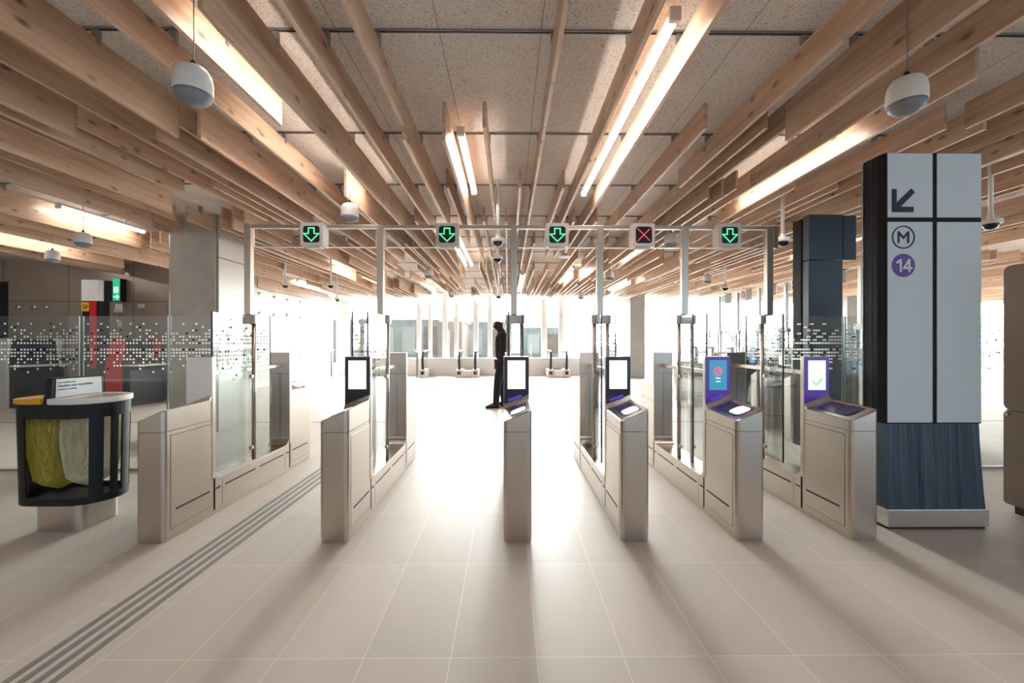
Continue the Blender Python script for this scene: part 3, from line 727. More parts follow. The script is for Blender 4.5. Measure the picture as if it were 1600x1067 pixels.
def gate(X, label, left, right, screen, content, pad, name='ticket_gate'):
    g = thing(name, label, 'ticket gate', (X, GY, 0), 0, 'ticket gates')
    cabinet(g, 'front_cabinet', False, pad); cabinet(g, 'rear_cabinet', True, 'glow_pad')
    display(g, 'front_display_housing', False, screen, content); display(g, 'rear_display_housing', True, 'screen_navy', 'white')
    arc = [(-.53 + .075 * (1 - math.cos(a)), .265 + .075 * (1 - math.sin(a))) for a in [PI / 2 * k / 6 for k in range(7)]]
    arc2 = [(-y, z) for y, z in arc][::-1]
    prof = [(-.5295, .03)] + [(y + .0005, z) for y, z in arc] + [(y - .0005, z) for y, z in arc2] + [(.5295, .03)]
    bm_ = MB().rings([[(-.091, y, z) for y, z in prof], [(.091, y, z) for y, z in prof]]).build('base_beam', 'steel_horizontal', g, .008)
    box('plinth', 'steel', -.087, .087, -.549, .549, 0, .03, bm_)
    for sx in (-1, 1):
        for y0, y1 in ((-.525, -.475), (-.42, -.03), (.03, .42), (.475, .525)):
            box('vent_slot', 'gap_black', *sorted((sx * .0895, sx * .0925)), y0, y1, .183, .195, bm_)
        for yy in (-.45, .45): box('panel_gap', 'gap_black', *sorted((sx * .09, sx * .0915)), yy - .0015, yy + .0015, .04, .235, bm_)
    for s in (-1, 1):                         # fixed panes either side of the post, rail along their top
        box('glass_pane', 'glass', -.005, .005, *sorted((s * .03, s * .527)), .262, 1.04, g)
    box('handrail', 'steel_horizontal', -.016, .016, -.53, .53, 1.04, 1.074, g, .004)
    MB().prism(rrect(-.086 if left else -.03, .086 if right else .03, -.028, .028, .01), 'z', 1.455, 1.536).build('pivot_head', 'steel_brown', g, .003)
    for sx, ln in ((-1, left), (1, right)):
        if not ln: continue
        x = sx * .058
        MB().lathe([(.0165, .26), (.0165, 1.455)], x, 0, 16).build('pivot_post', 'steel_brown', g, 0, True)
        lf = box('door_leaf', 'glass_dotted', x - .005, x + .005, -ln, -.028, .30, 1.525, g)
        box('edge_strip', 'glass_edge', x - .0065, x + .0065, -ln - .006, -ln, .30, 1.53, lf, .002)
        box('clamp', 'steel_brown', x - .012, x + .012, -.05, -.016, .98, 1.01, lf, .003); box('clamp', 'steel_brown', x - .012, x + .012, -.05, -.016, .36, .39, lf, .003)
    return g
GX = [px(c, 2.69) for c in (233.5, 521, 809, 993, 1173.5, 1352)]
WL, NL = .515, .275
gates = [
    gate(GX[0], 'steel ticket gate with blank beige plate, standing beside the litter bin', 0, WL, 'housing_beige', None, None),
    gate(GX[1], 'steel ticket gate with black framed white screen, beside the floor strips', WL, WL, 'screen_black', 'white', 'glow_pad'),
    gate(GX[2], 'middle ticket gate with navy framed white screen, in front of the person', WL, NL, 'screen_navy', 'white', 'glow_pad'),
    gate(GX[3], 'steel ticket gate with navy framed white screen between middle gate and purple screens', NL, NL, 'screen_navy', 'white', 'glow_pad'),
    gate(GX[4], 'steel ticket gate showing pink no entry symbol on blue screen', NL, NL, 'screen_purple', 'blue', 'glow_pad'),
    gate(GX[5], 'steel ticket gate showing green check mark, beside the tall totem', NL, 0, 'screen_purple', 'check', 'pad_dark')]

# overhead gantry with panes and lane signs
def gantry(name, label, loc, rz, xs, mat='steel'):
    t = thing(name, label, 'gantry', loc, rz)
    for i, x in enumerate(xs): box('post', mat, x - .028, x + .028, -.026, .026, 1.537, 2.325, t, .004)
    box('crossbar', mat, xs[0] - .02, xs[-1] + .03, -.022, .022, 2.296, 2.326, t, .002)
    for a, b in zip(xs, xs[1:]):
        p = box('fascia_pane', 'glass', a + .045, b - .045, -.004, .004, 2.137, 2.296, t)
        box('pane_frame', 'steel_bright', a + .045, b - .045, -.007, .007, 2.129, 2.137, p)
        for q in (a + .04, b - .045): box('pane_frame', 'steel_bright', q, q + .006, -.007, .007, 2.129, 2.296, p)
    return t
GPX = [px(c, GY) for c in (389, 595, 803, 937, 1069, 1201)]
tg = gantry('overhead_gantry', 'slim steel gantry with glass panes spanning the front row of gates', (0, GY, 0), 0, GPX)
box('end_bracket', 'steel_brown', GPX[-1] + .03, GPX[-1] + .075, -.02, .03, 2.13, 2.33, tg, .003)
def led(mb, pts, r, y):
    for u, v in pts: mb.rings([[(u + r * math.cos(2 * PI * k / 8), y, v + r * math.sin(2 * PI * k / 8)) for k in range(8)], [(u + r * .7 * math.cos(2 * PI * k / 8), y - .003, v + r * .7 * math.sin(2 * PI * k / 8)) for k in range(8)]])
def along(lines, n):
    out = []
    for a, b, m in lines:
        for i in range(m): out.append((a[0] + (b[0] - a[0]) * i / m, a[1] + (b[1] - a[1]) * i / m))
    return out
def lane_sign(loc, rz, kind, label, group=None):
    t = thing('lane_sign', label, 'lane sign', loc, rz, group)
    h = box('housing', 'sign_steel', -.098, .098, -.05, .07, -.1, .1, t, .004)
    pl = rrect(-.070, .070, -.072, .070, .022)
    d = flat(MB(), pl, lambda u, v, q: (u, -.05 - q, v), 0, .003).build('display', 'led_black', t)
    mb = MB()
    if kind == 'arrow':
        A = [(-.024, .052), (.024, .052), (.024, .004), (.064, .004), (0, -.06), (-.064, .004), (-.024, .004)]
        led(mb, along([(A[i], A[(i + 1) % 7], m) for i, m in enumerate((5, 5, 3, 9, 9, 3, 5))], 0), .0052, -.053)
        mb.build('green_arrow', 'led_green', d)
    else:
        led(mb, along([((-.052, -.052), (.056, .056), 13), ((-.052, .052), (.056, -.056), 13)], 0), .0046, -.053)
        mb.build('red_cross', 'led_red', d)
    MB().rings([[(u, y, -.1) for u, y in ((-.07, -.03), (.07, -.03), (.07, .05), (-.07, .05))], [(u, y, -.112) for u, y in ((-.06, -.02), (.06, -.02), (.06, .04), (-.06, .04))]]).build('underside_lamp', 'white_plastic', t)
    box('bracket', 'steel', -.02, .02, .07, .09, .04, .09, t)
    return t
YS = GY - .055
for c, kd, lb in ((486.5, 'arrow', 'green down arrow sign over the wide lane by the first gate'), (698.5, 'arrow', 'green down arrow sign over the lane between second and middle gates'),
                  (871, 'arrow', 'green down arrow sign just past the middle post'), (1006, 'cross', 'red cross lane sign on the gantry above the front gates'), (1140.5, 'arrow', 'green down arrow sign nearest the gantry end post')):
    lane_sign((px(c, YS - .05), YS, 2.222), 0, kd, lb, 'lane signs on the front gantry')

# the side row of gates at right angles, beyond the dark totem
SX = 4.73
SY = [5.53, 6.28, 7.03, 7.78, 8.52, 9.26]
SL = ['side row steel gate seen behind the tall totem', 'second side row gate, behind the smaller dark totem', 'side row gate with pink symbol screen, seen past the dotted glass leaf', 'fourth side row gate behind the end gantry post',
      'fifth side row gate with dark topped screen', 'last side row gate, seen with a white screen before the glazing']
for i, y in enumerate(SY):
    g = copy_tree(gates[4 if i == 2 else 3]); g.location = (SX, y, 0); g.rotation_euler = (0, 0, -PI / 2)
    tag(g, SL[i], 'ticket gate', 'side row of ticket gates')
gantry('overhead_gantry', 'second gantry crossing over the side row of gates', (SX, 0, 0), -PI / 2, [-y for y in SY][::-1])
for y, kd, lb in ((5.9, 'arrow', 'green arrow sign peeking between the two totems'), (6.655, 'arrow', 'arrow sign hidden behind the dark totem'), (7.42, 'cross', 'red cross sign of the side row beside the gantry end post'),
                  (8.15, 'cross', 'smaller red cross sign next along the side row'), (8.88, 'arrow', 'small distant green arrow sign of the side row')):
    lane_sign((SX - .055, y, 2.222), -PI / 2, kd, lb, 'lane signs of the side row')

# ------------------------------------------------------------------ dotted glass fences
FY = 4.235
def pane(x0, x1, label, grp):
    t = thing('glass_fence', label, 'glass fence', ((x0 + x1) / 2, FY, 0), 0, grp)
    h = (x1 - x0) / 2
    g = box('glass_pane', 'glass_dotted', -h, h, -.006, .006, .0, 1.556, t)
    box('base_channel', 'rail_metal', -h, h, -.014, .014, 0, .018, t)
    box('edge', 'glass_edge_green', h - .006, h + .002, -.007, .007, .018, 1.556, t)
    box('edge', 'glass_edge_green', -h - .002, -h + .006, -.007, .007, .018, 1.556, t)
pane(-5.9, px(127, FY) - .02, 'outermost dotted glass pane, its edge behind the bin sign', 'fence by the bin')
pane(px(130, FY), px(263.5, FY) - .008, 'dotted glass pane in front of the red ticket machine', 'fence by the bin')
pane(px(266.5, FY), GX[0] - .105, 'dotted glass pane joining the first gate before the concrete pier', 'fence by the bin')
pane(GX[5] + .105, px(1318, FY) - .008, 'dotted glass pane in front of the smaller dark totem', 'fence by the totems')
pane(px(1320, FY), px(1500, FY), 'dotted glass pane mostly behind the tall totem', 'fence by the totems')
pane(px(1502, FY), px(1640, FY), 'dotted glass pane in the gap between totem and taupe machine', 'fence by the totems')

# ------------------------------------------------------------------ tactile strips in the floor
for i, (x, lb) in enumerate(((-1.915, 'dark tactile floor strip, the one closest to the first gate'), (-1.857, 'dark tactile floor strip, second from the first gate'),
                             (-1.797, 'dark tactile floor strip, third from the first gate'), (-1.737, 'dark tactile floor strip, the one closest to the second gate'))):
    tag(box('tactile_strip', 'tactile_grey', x - .014, x + .014, .3, 5.4, -.01, .003), lb, 'floor strip', 'tactile strips')

# ------------------------------------------------------------------ wayfinding totems
def P_front(y): return lambda u, v, d: (u, y - d, v)
TY = 2.88
x0, x1 = px(1384, TY), px(1534, TY); cx = (x0 + x1) / 2; hw_ = (x1 - x0) / 2
T = thing('wayfinding_totem', 'tall black wayfinding totem with pale panels marked M and 14', 'totem', (cx, TY, 0))
ZTOP, ZSK = pz(1460, 238.5, TY), pz(1460, 662, TY)
D_ = .2
bev = .055
pl = [(-hw_, 0), (hw_, 0), (hw_, D_), (-hw_ + .0, D_), (-hw_ - .012, D_ - .03), (-hw_ - .012, bev)]
body = MB().rings([[(x, y, ZSK) for x, y in pl], [(x, y, ZTOP) for x, y in pl]]).build('body', 'sign_frame', T, .006)
for yy in (.10, .165): box('side_groove', 'gap_black', -hw_ - .0135, -hw_ - .011, yy, yy + .006, ZSK, ZTOP - .01, body)
# skirt leaning outwards, pleated
def skirt(u): return .006 * math.sin(u * 97) + .005 * math.sin(u * 53 + 1.3) + .004 * math.sin(u * 171 + .5)
ZB = pz(1460, 793, TY)
rings_ = []
for z, s, dy in ((ZB, 1.035, -.03), (ZB + (ZSK - ZB) * .5, 1.018, -.015), (ZSK, 1.0, 0)):
    row = []
    n = 120
    for i in range(n + 1):
        u = -hw_ * s + 2 * hw_ * s * i / n
        gr = .012 * math.exp(-(u / .004) ** 2)
        row.append((u, dy + .012 + skirt(u / s + .0 * z + .006 * math.sin(z * 9 + u * 30)) + gr, z))
    row += [(hw_ * s, D_, z), (-hw_ * s, D_, z)]
    rings_.append(row)
MB().rings(rings_).build('pleated_skirt', 'pleated_navy', T, 0, False)
MB().box(-hw_ * 1.045, hw_ * 1.045, -.035, D_ + .02, .018, ZB).build('steel_base', 'steel_bright', T, .004)
box('foot', 'gap_black', -hw_, hw_, -.02, D_, 0, .018, T)
P = P_front(0)
def panel(xa, xb, ya, yb, nm='panel'):
    ua, ub = px(xa, TY) - cx, px(xb, TY) - cx; za, zb_ = pz(1460, yb, TY), pz(1460, ya, TY)
    return flat(MB(), [(ua, za), (ub, za), (ub, zb_), (ua, zb_)], P, 0, .006).build(nm, 'sign_white', T, .002)
p1 = panel(1386, 1456, 240, 340, 'arrow_panel'); p2 = panel(1463, 1532, 240, 340, 'blank_panel'); p3 = panel(1386, 1456, 347, 660, 'line_panel'); p4 = panel(1463, 1532, 347, 660, 'blank_panel')
def up(x): return px(x, TY) - cx
def vp(y, x=1410): return pz(x, y, TY)
mb = MB()
A = [(1392, 296), (1399.5, 296), (1399.5, 317), (1422, 295), (1428, 301), (1406, 323.5), (1426, 323.5), (1426, 332), (1392, 332)]
pa = [(up(x), vp(y)) for x, y in A]
bmv0 = [mb.bm.verts.new(P(u, v, .006)) for u, v in pa]; bmv1 = [mb.bm.verts.new(P(u, v, .0085)) for u, v in pa]
mb.bm.faces.new(bmv1)
for i in range(len(pa)): mb.bm.faces.new((bmv0[i], bmv0[(i + 1) % len(pa)], bmv1[(i + 1) % len(pa)], bmv1[i]))
mb.build('arrow', 'sign_ink', p1)
sc = TY / F
mc, mz = up(1410), vp(371)
mb = MB(); ring(mb, mc, mz, 16.3 * sc, 18.3 * sc, P, .006, .0085); mb.build('metro_ring', 'sign_ink', p3)
mb = MB(); strokes(mb, [[(mc - 7.6 * sc, mz - 8 * sc), (mc - 7.6 * sc, mz + 8 * sc), (mc, mz - 1.2 * sc), (mc + 7.6 * sc, mz + 8 * sc), (mc + 7.6 * sc, mz - 8 * sc)]], 3.0 * sc, P, .006, .0085); mb.build('metro_letter', 'sign_ink', p3)
dz_ = vp(415)
mb = flat(MB(), disc2(mc, dz_, 18.3 * sc, 40), P, .006, .0085); dc = mb.build('line_disc', 'line_purple', p3)
mb = MB()
strokes(mb, [[(mc - 5.2 * sc, dz_ - 9.0 * sc), (mc - 5.2 * sc, dz_ + 8.6 * sc), (mc - 11 * sc, dz_ + 4.2 * sc)]], 3.6 * sc, P, .0085, .0125, 6)
strokes(mb, [[(mc + 8.2 * sc, dz_ - 9.0 * sc), (mc + 8.2 * sc, dz_ + 9.0 * sc), (mc - .2 * sc, dz_ - 4.2 * sc), (mc + 11.6 * sc, dz_ - 4.2 * sc)]], 3.6 * sc, P, .0085, .0125, 6)
mb.build('line_number', 'sign_white', p3)

T2Y = 4.55
x0, x1, x2 = px(1264, T2Y), px(1317, T2Y), px(1338, T2Y)
T2 = thing('wayfinding_totem', 'smaller dark navy totem with blank faces, standing behind the dotted glass', 'totem', ((x0 + x1) / 2, T2Y, 0))
h2 = (x1 - x0) / 2; zt2, zs2 = pz(1290, 335, T2Y), pz(1290, 406, T2Y)
b2 = box('body', 'sign_navy', -h2, h2, 0, .1, .12, zs2 - .004, T2, .006)
box('side_panel', 'sign_frame', -h2 - .01, -h2 + .25, .11, .25, .12, zt2 - .02, T2, .006)
hd = box('head_panel', 'sign_navy', -h2, h2 - .004, -.004, .1, zs2 + .004, zt2, T2, .006)
box('head_panel', 'sign_navy', h2 + .004, x2 - (x0 + x1) / 2, -.002, .1, zs2 - .0, zt2 - .01, T2, .006)
box('steel_base', 'steel_bright', -h2 - .01, h2, -.01, .25, 0, .12, T2, .004)

# ------------------------------------------------------------------ taupe machine at the frame edge
MY = 3.15; mx0 = px(1567, MY)
m_ = thing('ticket_machine', 'taupe metal ticket machine with rounded corners, on black feet', 'ticket machine', (mx0 + .4, MY, 0))
zt, zb, zm = pz(1567, 416, MY), pz(1567, 785, MY), pz(1567, 640, MY)
MB().prism(rrect(-.72, 0, zm + .003, zt, .05), 'x', -.4, .4).build('upper_body', 'machine_taupe', m_, .006)
MB().prism(rrect(-.72, 0, zb, zm - .003, .03), 'x', -.4, .4).build('lower_body', 'machine_taupe', m_, .006)
box('shadow_gap', 'gap_black', -.39, .39, -.71, -.01, zm - .003, zm + .003, m_)
for sy in (-.62, -.16): box('foot', 'black_rubber', -.36, .36, sy, sy + .12, 0, zb, m_, .005)
bo = MB().lathe([(.012, 0), (.012, .01)], n=12).build('bolt', 'steel', m_); bo.rotation_euler = (0, -PI / 2, 0); bo.location = (-.399, -.03, zm - .03)

# ------------------------------------------------------------------ litter bin
BX, BY = -3.115, 3.03
bn = thing('litter_bin', 'black double litter bin with yellow and grey lids beside the first gate', 'litter bin', (BX, BY, 0))
AH, BR = .125, .2
def stad(r, a=AH, n=24):
    """perimeter from the front (-90 deg of the right end) counter-clockwise; returns (x, y, angle, end)"""
    out = []
    for k in range(n + 1): th = -90 + 180 * k / n; out.append((a + r * math.cos(math.radians(th)), r * math.sin(math.radians(th)), th, 'R'))
    for k in range(n + 1): th = 90 + 180 * k / n; out.append((-a + r * math.cos(math.radians(th)), r * math.sin(math.radians(th)), th, 'L'))
    return out
def shell(mb, pts, z0, z1, th=.012, taper=(1, 1)):
    inner = []
    for (x, y, a, e) in pts:
        inner.append((x - th * math.cos(math.radians(a)), y - th * math.sin(math.radians(a))))
    o0 = [(x * taper[0], y * taper[0], z0) for x, y, _, _ in pts]; o1 = [(x * taper[1], y * taper[1], z1) for x, y, _, _ in pts]
    i0 = [(x * taper[0], y * taper[0], z0) for x, y in inner]; i1 = [(x * taper[1], y * taper[1], z1) for x, y in inner]
    n = len(pts)
    q = lambda a, b, c, d: mb.bm.faces.new([mb.bm.verts.new(v) for v in (a, b, c, d)])
    for i in range(n - 1):
        q(o0[i], o0[i + 1], o1[i + 1], o1[i]); q(i0[i + 1], i0[i], i1[i], i1[i + 1]); q(o1[i], o1[i + 1], i1[i + 1], i1[i]); q(i0[i], i0[i + 1], o0[i + 1], o0[i])
    for i in (0, n - 1): q(o0[i], o1[i], i1[i], i0[i])
full = stad(BR) ; full = full + full[:1]
ZB0, ZB1, ZB2, ZB3 = .185, .235, .775, .875
tp = lambda z: .955 + .045 * (z - ZB0) / (ZB3 - ZB0)
mb = MB()
shell(mb, full, ZB0, ZB1, taper=(tp(ZB0), tp(ZB1))); shell(mb, full, ZB2, ZB3, taper=(tp(ZB2), tp(ZB3)))
def arcpts(a0, a1, e, n=6):
    c = AH if e == 'R' else -AH
    return [(c + BR * math.cos(math.radians(a)), BR * math.sin(math.radians(a)), a, e) for a in [a0 + (a1 - a0) * k / n for k in range(n + 1)]]
for a0, a1, e in ((-52, -30, 'R'), (-18, -5, 'R'), (5, 30, 'R'), (42, 62, 'R'), (118, 150, 'L'), (162, 192, 'L'), (204, 262, 'L')):
    shell(mb, arcpts(a0, a1, e), ZB1, ZB2, taper=(tp(ZB1), tp(ZB2)))
bmesh.ops.remove_doubles(mb.bm, verts=mb.bm.verts, dist=.0004)
bd = mb.build('body', 'black_plastic', bn)
MB().rings([[(x * tp(ZB0) * .97, y * tp(ZB0) * .97, ZB0 + .003) for x, y, _, _ in stad(BR)], [(x * tp(ZB0) * .97, y * tp(ZB0) * .97, ZB0 + .018) for x, y, _, _ in stad(BR)]]).build('floor_plate', 'black_plastic', bd)
base = rrect(-.13, .19, -.165, .15, .06, 6)
MB().rings([[(x, y, 0) for x, y in base], [(x, y, .19) for x, y in base]]).build('steel_base', 'steel', bn, .003)
# lids
right = [(.018, -BR - .012, -90, 'R')] + [(x, y, a, e) for x, y, a, e in stad(BR + .012) if e == 'R'] + [(.018, BR + .012, 90, 'R')]
inn = [(.018 + .03, -BR + .045)] + [(AH + (BR - .045) * math.cos(math.radians(a)), (BR - .045) * math.sin(math.radians(a)) ) for x, y, a, e in right[1:-1]] + [(.018 + .03, BR - .045)]
mb = MB(); O = [(x, y) for x, y, _, _ in right]; I = inn
for z0, z1 in ((ZB3, ZB3 + .038),):
    vo0 = [mb.bm.verts.new((x, y, z0)) for x, y in O]; vo1 = [mb.bm.verts.new((x, y, z1)) for x, y in O]
    vi0 = [mb.bm.verts.new((x, y, z0 - .02)) for x, y in I]; vi1 = [mb.bm.verts.new((x, y, z1 - .004)) for x, y in I]
    n = len(O)
    for i in range(n):
        j = (i + 1) % n
        mb.bm.faces.new((vo0[i], vo0[j], vo1[j], vo1[i])); mb.bm.faces.new((vo1[i], vo1[j], vi1[j], vi1[i])); mb.bm.faces.new((vi1[i], vi1[j], vi0[j], vi0[i])); mb.bm.faces.new((vi0[i], vi0[j], vo0[j], vo0[i]))
mb.build('grey_lid', 'bin_grey', bn, .006)
leftp = [(-.03, BR + .012)] + [(x, y) for x, y, a, e in stad(BR + .012) if e == 'L'] + [(-.03, -BR - .012)]
mb = MB(); mb.rings([[(x, y, ZB3) for x, y in leftp], [(x, y, ZB3 + .03 + .012 * (x + .33) / .3) for x, y in leftp]]); mb.build('yellow_lid', 'bin_yellow', bn, .006)
# divider sign between the halves
sp = MB().prism([(-.19, .84), (.19, .84), (.18, 1.045), (-.16, 1.052), (-.175, 1.04)], 'x', -.03, .018).build('sign_plate', 'black_plastic', bn, .004)
fp = MB().prism([(-.155, .915), (.17, .915), (.165, 1.036), (-.15, 1.041)], 'x', .0165, .0205).build('sign_face', 'plate_grey', sp)
def text(body, size, y, z, x, mat, parent, name):
    cu = bpy.data.curves.new('t', 'FONT'); cu.body = body; cu.size = size; cu.extrude = .0006; cu.offset = size * .012
    to = bpy.data.objects.new('t', cu); COL.objects.link(to)
    bpy.context.view_layer.update()
    me = bpy.data.meshes.new_from_object(to.evaluated_get(bpy.context.evaluated_depsgraph_get())); bpy.data.objects.remove(to)
    for v in me.vertices: v.co = Vector((x + v.co.z, y + v.co.x, z + v.co.y))
    me.materials.clear()
    return link(name, me, mat, parent)
text('Déchets non recyclables', .0245, -.142, .985, .0212, 'sign_ink', fp, 'lettering')
text('Non-recyclable waste', .0135, -.142, 1.012, .0212, 'sign_ink', fp, 'lettering')
text('Residuos no reciclables', .0135, -.142, .964, .0212, 'sign_ink', fp, 'lettering')
# liners
def bag(name, mat, label, x0, x1, sag, loc, depth=.15):
    mb = MB(); rg = []
    n = 40
    cxm, hwm = (x0 + x1) / 2, (x1 - x0) / 2
    for q in range(15):
        v = q / 14; z = .845 - v * sag
        shrink = 1 - .30 * v ** 2.2 - (.62 * max(0, (v - .86) / .14) ** 1.5)
        pts = []
        for k in range(n):
            a = 2 * PI * k / n
            ca, sa = math.cos(a), math.sin(a)
            rr = 1 + (.055 * math.sin(a * 9 + v * 2) + .035 * math.sin(a * 17 + 3 * v + x0 * 40)) * min(1, v * 3 + .25) + .05 * math.sin(v * 6 + a * 3)
            pts.append((cxm + .03 * v * (1 if x0 < 0 else -1) + hwm * shrink * rr * math.copysign(abs(ca) ** .6, ca), depth * shrink * rr * math.copysign(abs(sa) ** .6, sa), z))
        rg.append(pts)
    mb.rings(rg, False, True)
    o = mb.build(name, mat, None, 0, True); o.location = loc
    return tag(o, label, 'bin liner', 'bin liners')
bag('bin_liner', 'bag_yellow', 'translucent yellow liner hanging in the half of the bin under the yellow lid', -.27, -.02, .60, (BX, BY, 0))
bag('bin_liner', 'bag_clear', 'clear plastic liner hanging in the half of the bin under the grey lid', .0, .265, .58, (BX, BY, 0))

# ------------------------------------------------------------------ back wall fittings
Yp = 8.6
xA, xB = px(127, Yp), px(154, Yp)
t = thing('information_pylon', 'slim black pylon with white head, yellow pictogram and red stripe', 'pylon', ((xA + xB) / 2, Yp, 0)); hwp = (xB - xA) / 2
box('post', 'black_plastic', -hwp, hwp + .02, .02, .22, 0, pz(140, 470, Yp), t, .004)
box('white_head', 'white_paint', -hwp, hwp, 0, .12, pz(140, 470, Yp), pz(140, 437, Yp), t, .004); box('head_back', 'black_plastic', -hwp + .02, hwp + .06, .12, .24, pz(140, 470, Yp), pz(140, 437, Yp), t)
ys = box('yellow_plate', 'yellow_sign', -hwp, -hwp + .145, .005, .02, pz(140, 486, Yp), pz(140, 472, Yp), t)
mb = MB(); PP = lambda u, v, d: (-hwp + u, .005 - d, v); zz = pz(140, 479, Yp)
flat(mb, disc2(.05, zz + .03, .016, 12), PP, 0, .003); strokes(mb, [[(.05, zz), (.05, zz - .04), (.085, zz - .04)], [(.1, zz + .03), (.1, zz - .03)], [(.1, zz), (.125, zz)]], .018, PP, 0, .003, 4); mb.build('pictogram', 'sign_ink', ys)
box('red_stripe', 'red_paint', -hwp + .17, -hwp + .30, .0, .02, .75, pz(140, 470, Yp), t)

def machine(X, Y, label, col, rz):
    t = thing('ticket_machine', label, 'ticket machine', (X, Y, 0), rz, 'ticket machines at the back wall')
    side = [(.0, 0), (.34, 0), (.36, .80), (.22, 1.36), (-.02, 1.36), (-.06, 1.28), (.02, .86), (.0, .70)]
    for sx in (-.40, .36): MB().prism(side, 'x', sx, sx + .04).build('side_panel', col, t, .006)
    MB().prism([(-.16, 0), (.28, 0), (.28, 1.30), (.13, 1.34), (0.0, .84), (-.16, .72)], 'x', -.36, .36).build('body', 'black_plastic', t)
    sc_ = MB().rings([[(u, y, z) for u, y, z in ((-.2, .03, .90), (.12, .03, .90), (.12, .125, 1.27), (-.2, .125, 1.27))], [(u, y, z) for u, y, z in ((-.2, .01, .905), (.12, .01, .905), (.12, .105, 1.275), (-.2, .105, 1.275))]]).build('screen', 'screen_navy', t)
    MB().rings([[(u, y, .80) for u, y in ((-.36, -.32), (.36, -.32), (.42, -.24), (.36, .02), (-.36, .02), (-.42, -.24))], [(u, y, .835) for u, y in ((-.36, -.32), (.36, -.32), (.42, -.24), (.36, .02), (-.36, .02), (-.42, -.24))]]).build('shelf', 'white_plastic', t, .01)
    box('card_slot', 'steel', .18, .3, .0, .06, .95, 1.05, t)
    return t
machine(px(188, 8.75) + .42, 8.75, 'red ticket machine with sloping screen beside the pylon', 'red_paint', math.radians(84))
machine(px(68, 8.7), 8.55, 'grey ticket machine with sloping screen seen through the outer glass pane', 'white_plastic', math.radians(72))
Yx = 9.2; t = thing('exit_sign', 'green lit emergency exit box sign with white arrow on the taupe wall', 'exit sign', (px(182, Yx), Yx, pz(182, 453, Yx)))
box('housing', 'black_plastic', -.085, .09, .0, YW - Yx, -.24, .25, t, .005); fc = box('green_face', 'exit_green', -.08, .075, -.006, 0, -.235, .245, t)
mb = MB(); PX = lambda u, v, d: (u, -.006 - d, v)
strokes(mb, [[(-.055, -.15), (.05, -.15)], [(.01, -.11), (.05, -.15), (.01, -.19)]], .022, PX, 0, .003, 4); mb.build('arrow', 'exit_white', fc)
mb = flat(MB(), [(-.05, -.06), (.045, -.06), (.045, .07), (-.05, .07)], PX, 0, .003); dp = mb.build('door_pictogram', 'exit_white', fc)
mb = MB(); PX2 = lambda u, v, d: (u, -.009 - d, v); flat(mb, disc2(.0, .045, .013, 10), PX2, 0, .002); strokes(mb, [[(0, .025), (-.004, -.01), (.02, -.04)], [(-.004, -.01), (-.025, -.035)], [(-.025, .015), (.022, .01)]], .012, PX2, 0, .002, 4); mb.build('running_figure', 'exit_green', dp)
t = thing('emergency_light', 'small wall light hanging below the green exit sign', 'wall light', (px(187, YW), YW, pz(187, 482, YW)))
box('back_plate', 'white_paint', -.08, .08, -.03, 0, -.1, .1, t, .01); box('lamp', 'white_plastic', -.06, .06, -.09, -.03, -.09, -.02, t, .015)
def stud(loc, rz, label, r=.05):
    t = thing('wall_stud', label, 'wall stud', loc, rz, 'round studs on the walls')
    MB().lathe([(r * .9, 0), (r, .012), (r * .75, .045), (.004, .05)], n=20).build('cap', 'steel_bright', t, 0, True).rotation_euler = (PI / 2, 0, 0)
    MB().lathe([(r * 1.15, 0), (r * 1.15, .006)], n=20).build('washer', 'rail_metal', t).rotation_euler = (PI / 2, 0, 0)
for c, lb in ((30, 'outermost'), (55, 'middle'), (74, 'innermost')): stud((px(c, YW), YW, pz(c, 480, YW)), 0, '%s of three round metal studs on the taupe wall' % lb)
names = ['first', 'second', 'third', 'fourth']
for i, (c, y1, y2, y3) in enumerate(((407, 459, 489, 558), (430, 464, 492, None), (451, 468, 492, None), (470.5, 471.4, 496.4, 554))):
    Yk = 7 * F / (794 - c)
    for nm, y in (('upper', y1), ('middle', y2), ('lower', y3)):
        if y: stud((-7.0, Yk, pz(c, y, Yk)), PI / 2, 'round stud on the white wall, %s from the pier, %s row' % (names[i], nm), .045 if (nm, i) != ('middle', 2) else .07)
dr = struct(box('door_1', 'cladding_taupe', px(215, YW), px(262, YW), YW - .02, YW + .02, .005, pz(215, 474, YW)))
t = tag(box('door_notice', 'notice_paper', px(217, YW), px(227, YW), YW - .028, YW - .021, pz(220, 481, YW), pz(220, 475, YW)), 'small white paper notice stuck on the taupe door', 'notice')
t = tag(box('wall_notice', 'glow_pink' if False else 'notice_paper', px(184, YW), px(191, YW), YW - .012, YW - .001, pz(187, 511, YW), pz(187, 501, YW)), 'pale fire notice on the wall above the red ticket machine', 'notice')
struct(box('trim_recess_shade', 'gap_black', px(-20, YW), px(13, YW), YW - .01, YW + .01, 0, pz(6, 440, YW)))  # flat black sheet on the wall, a recess's shade put into its colour

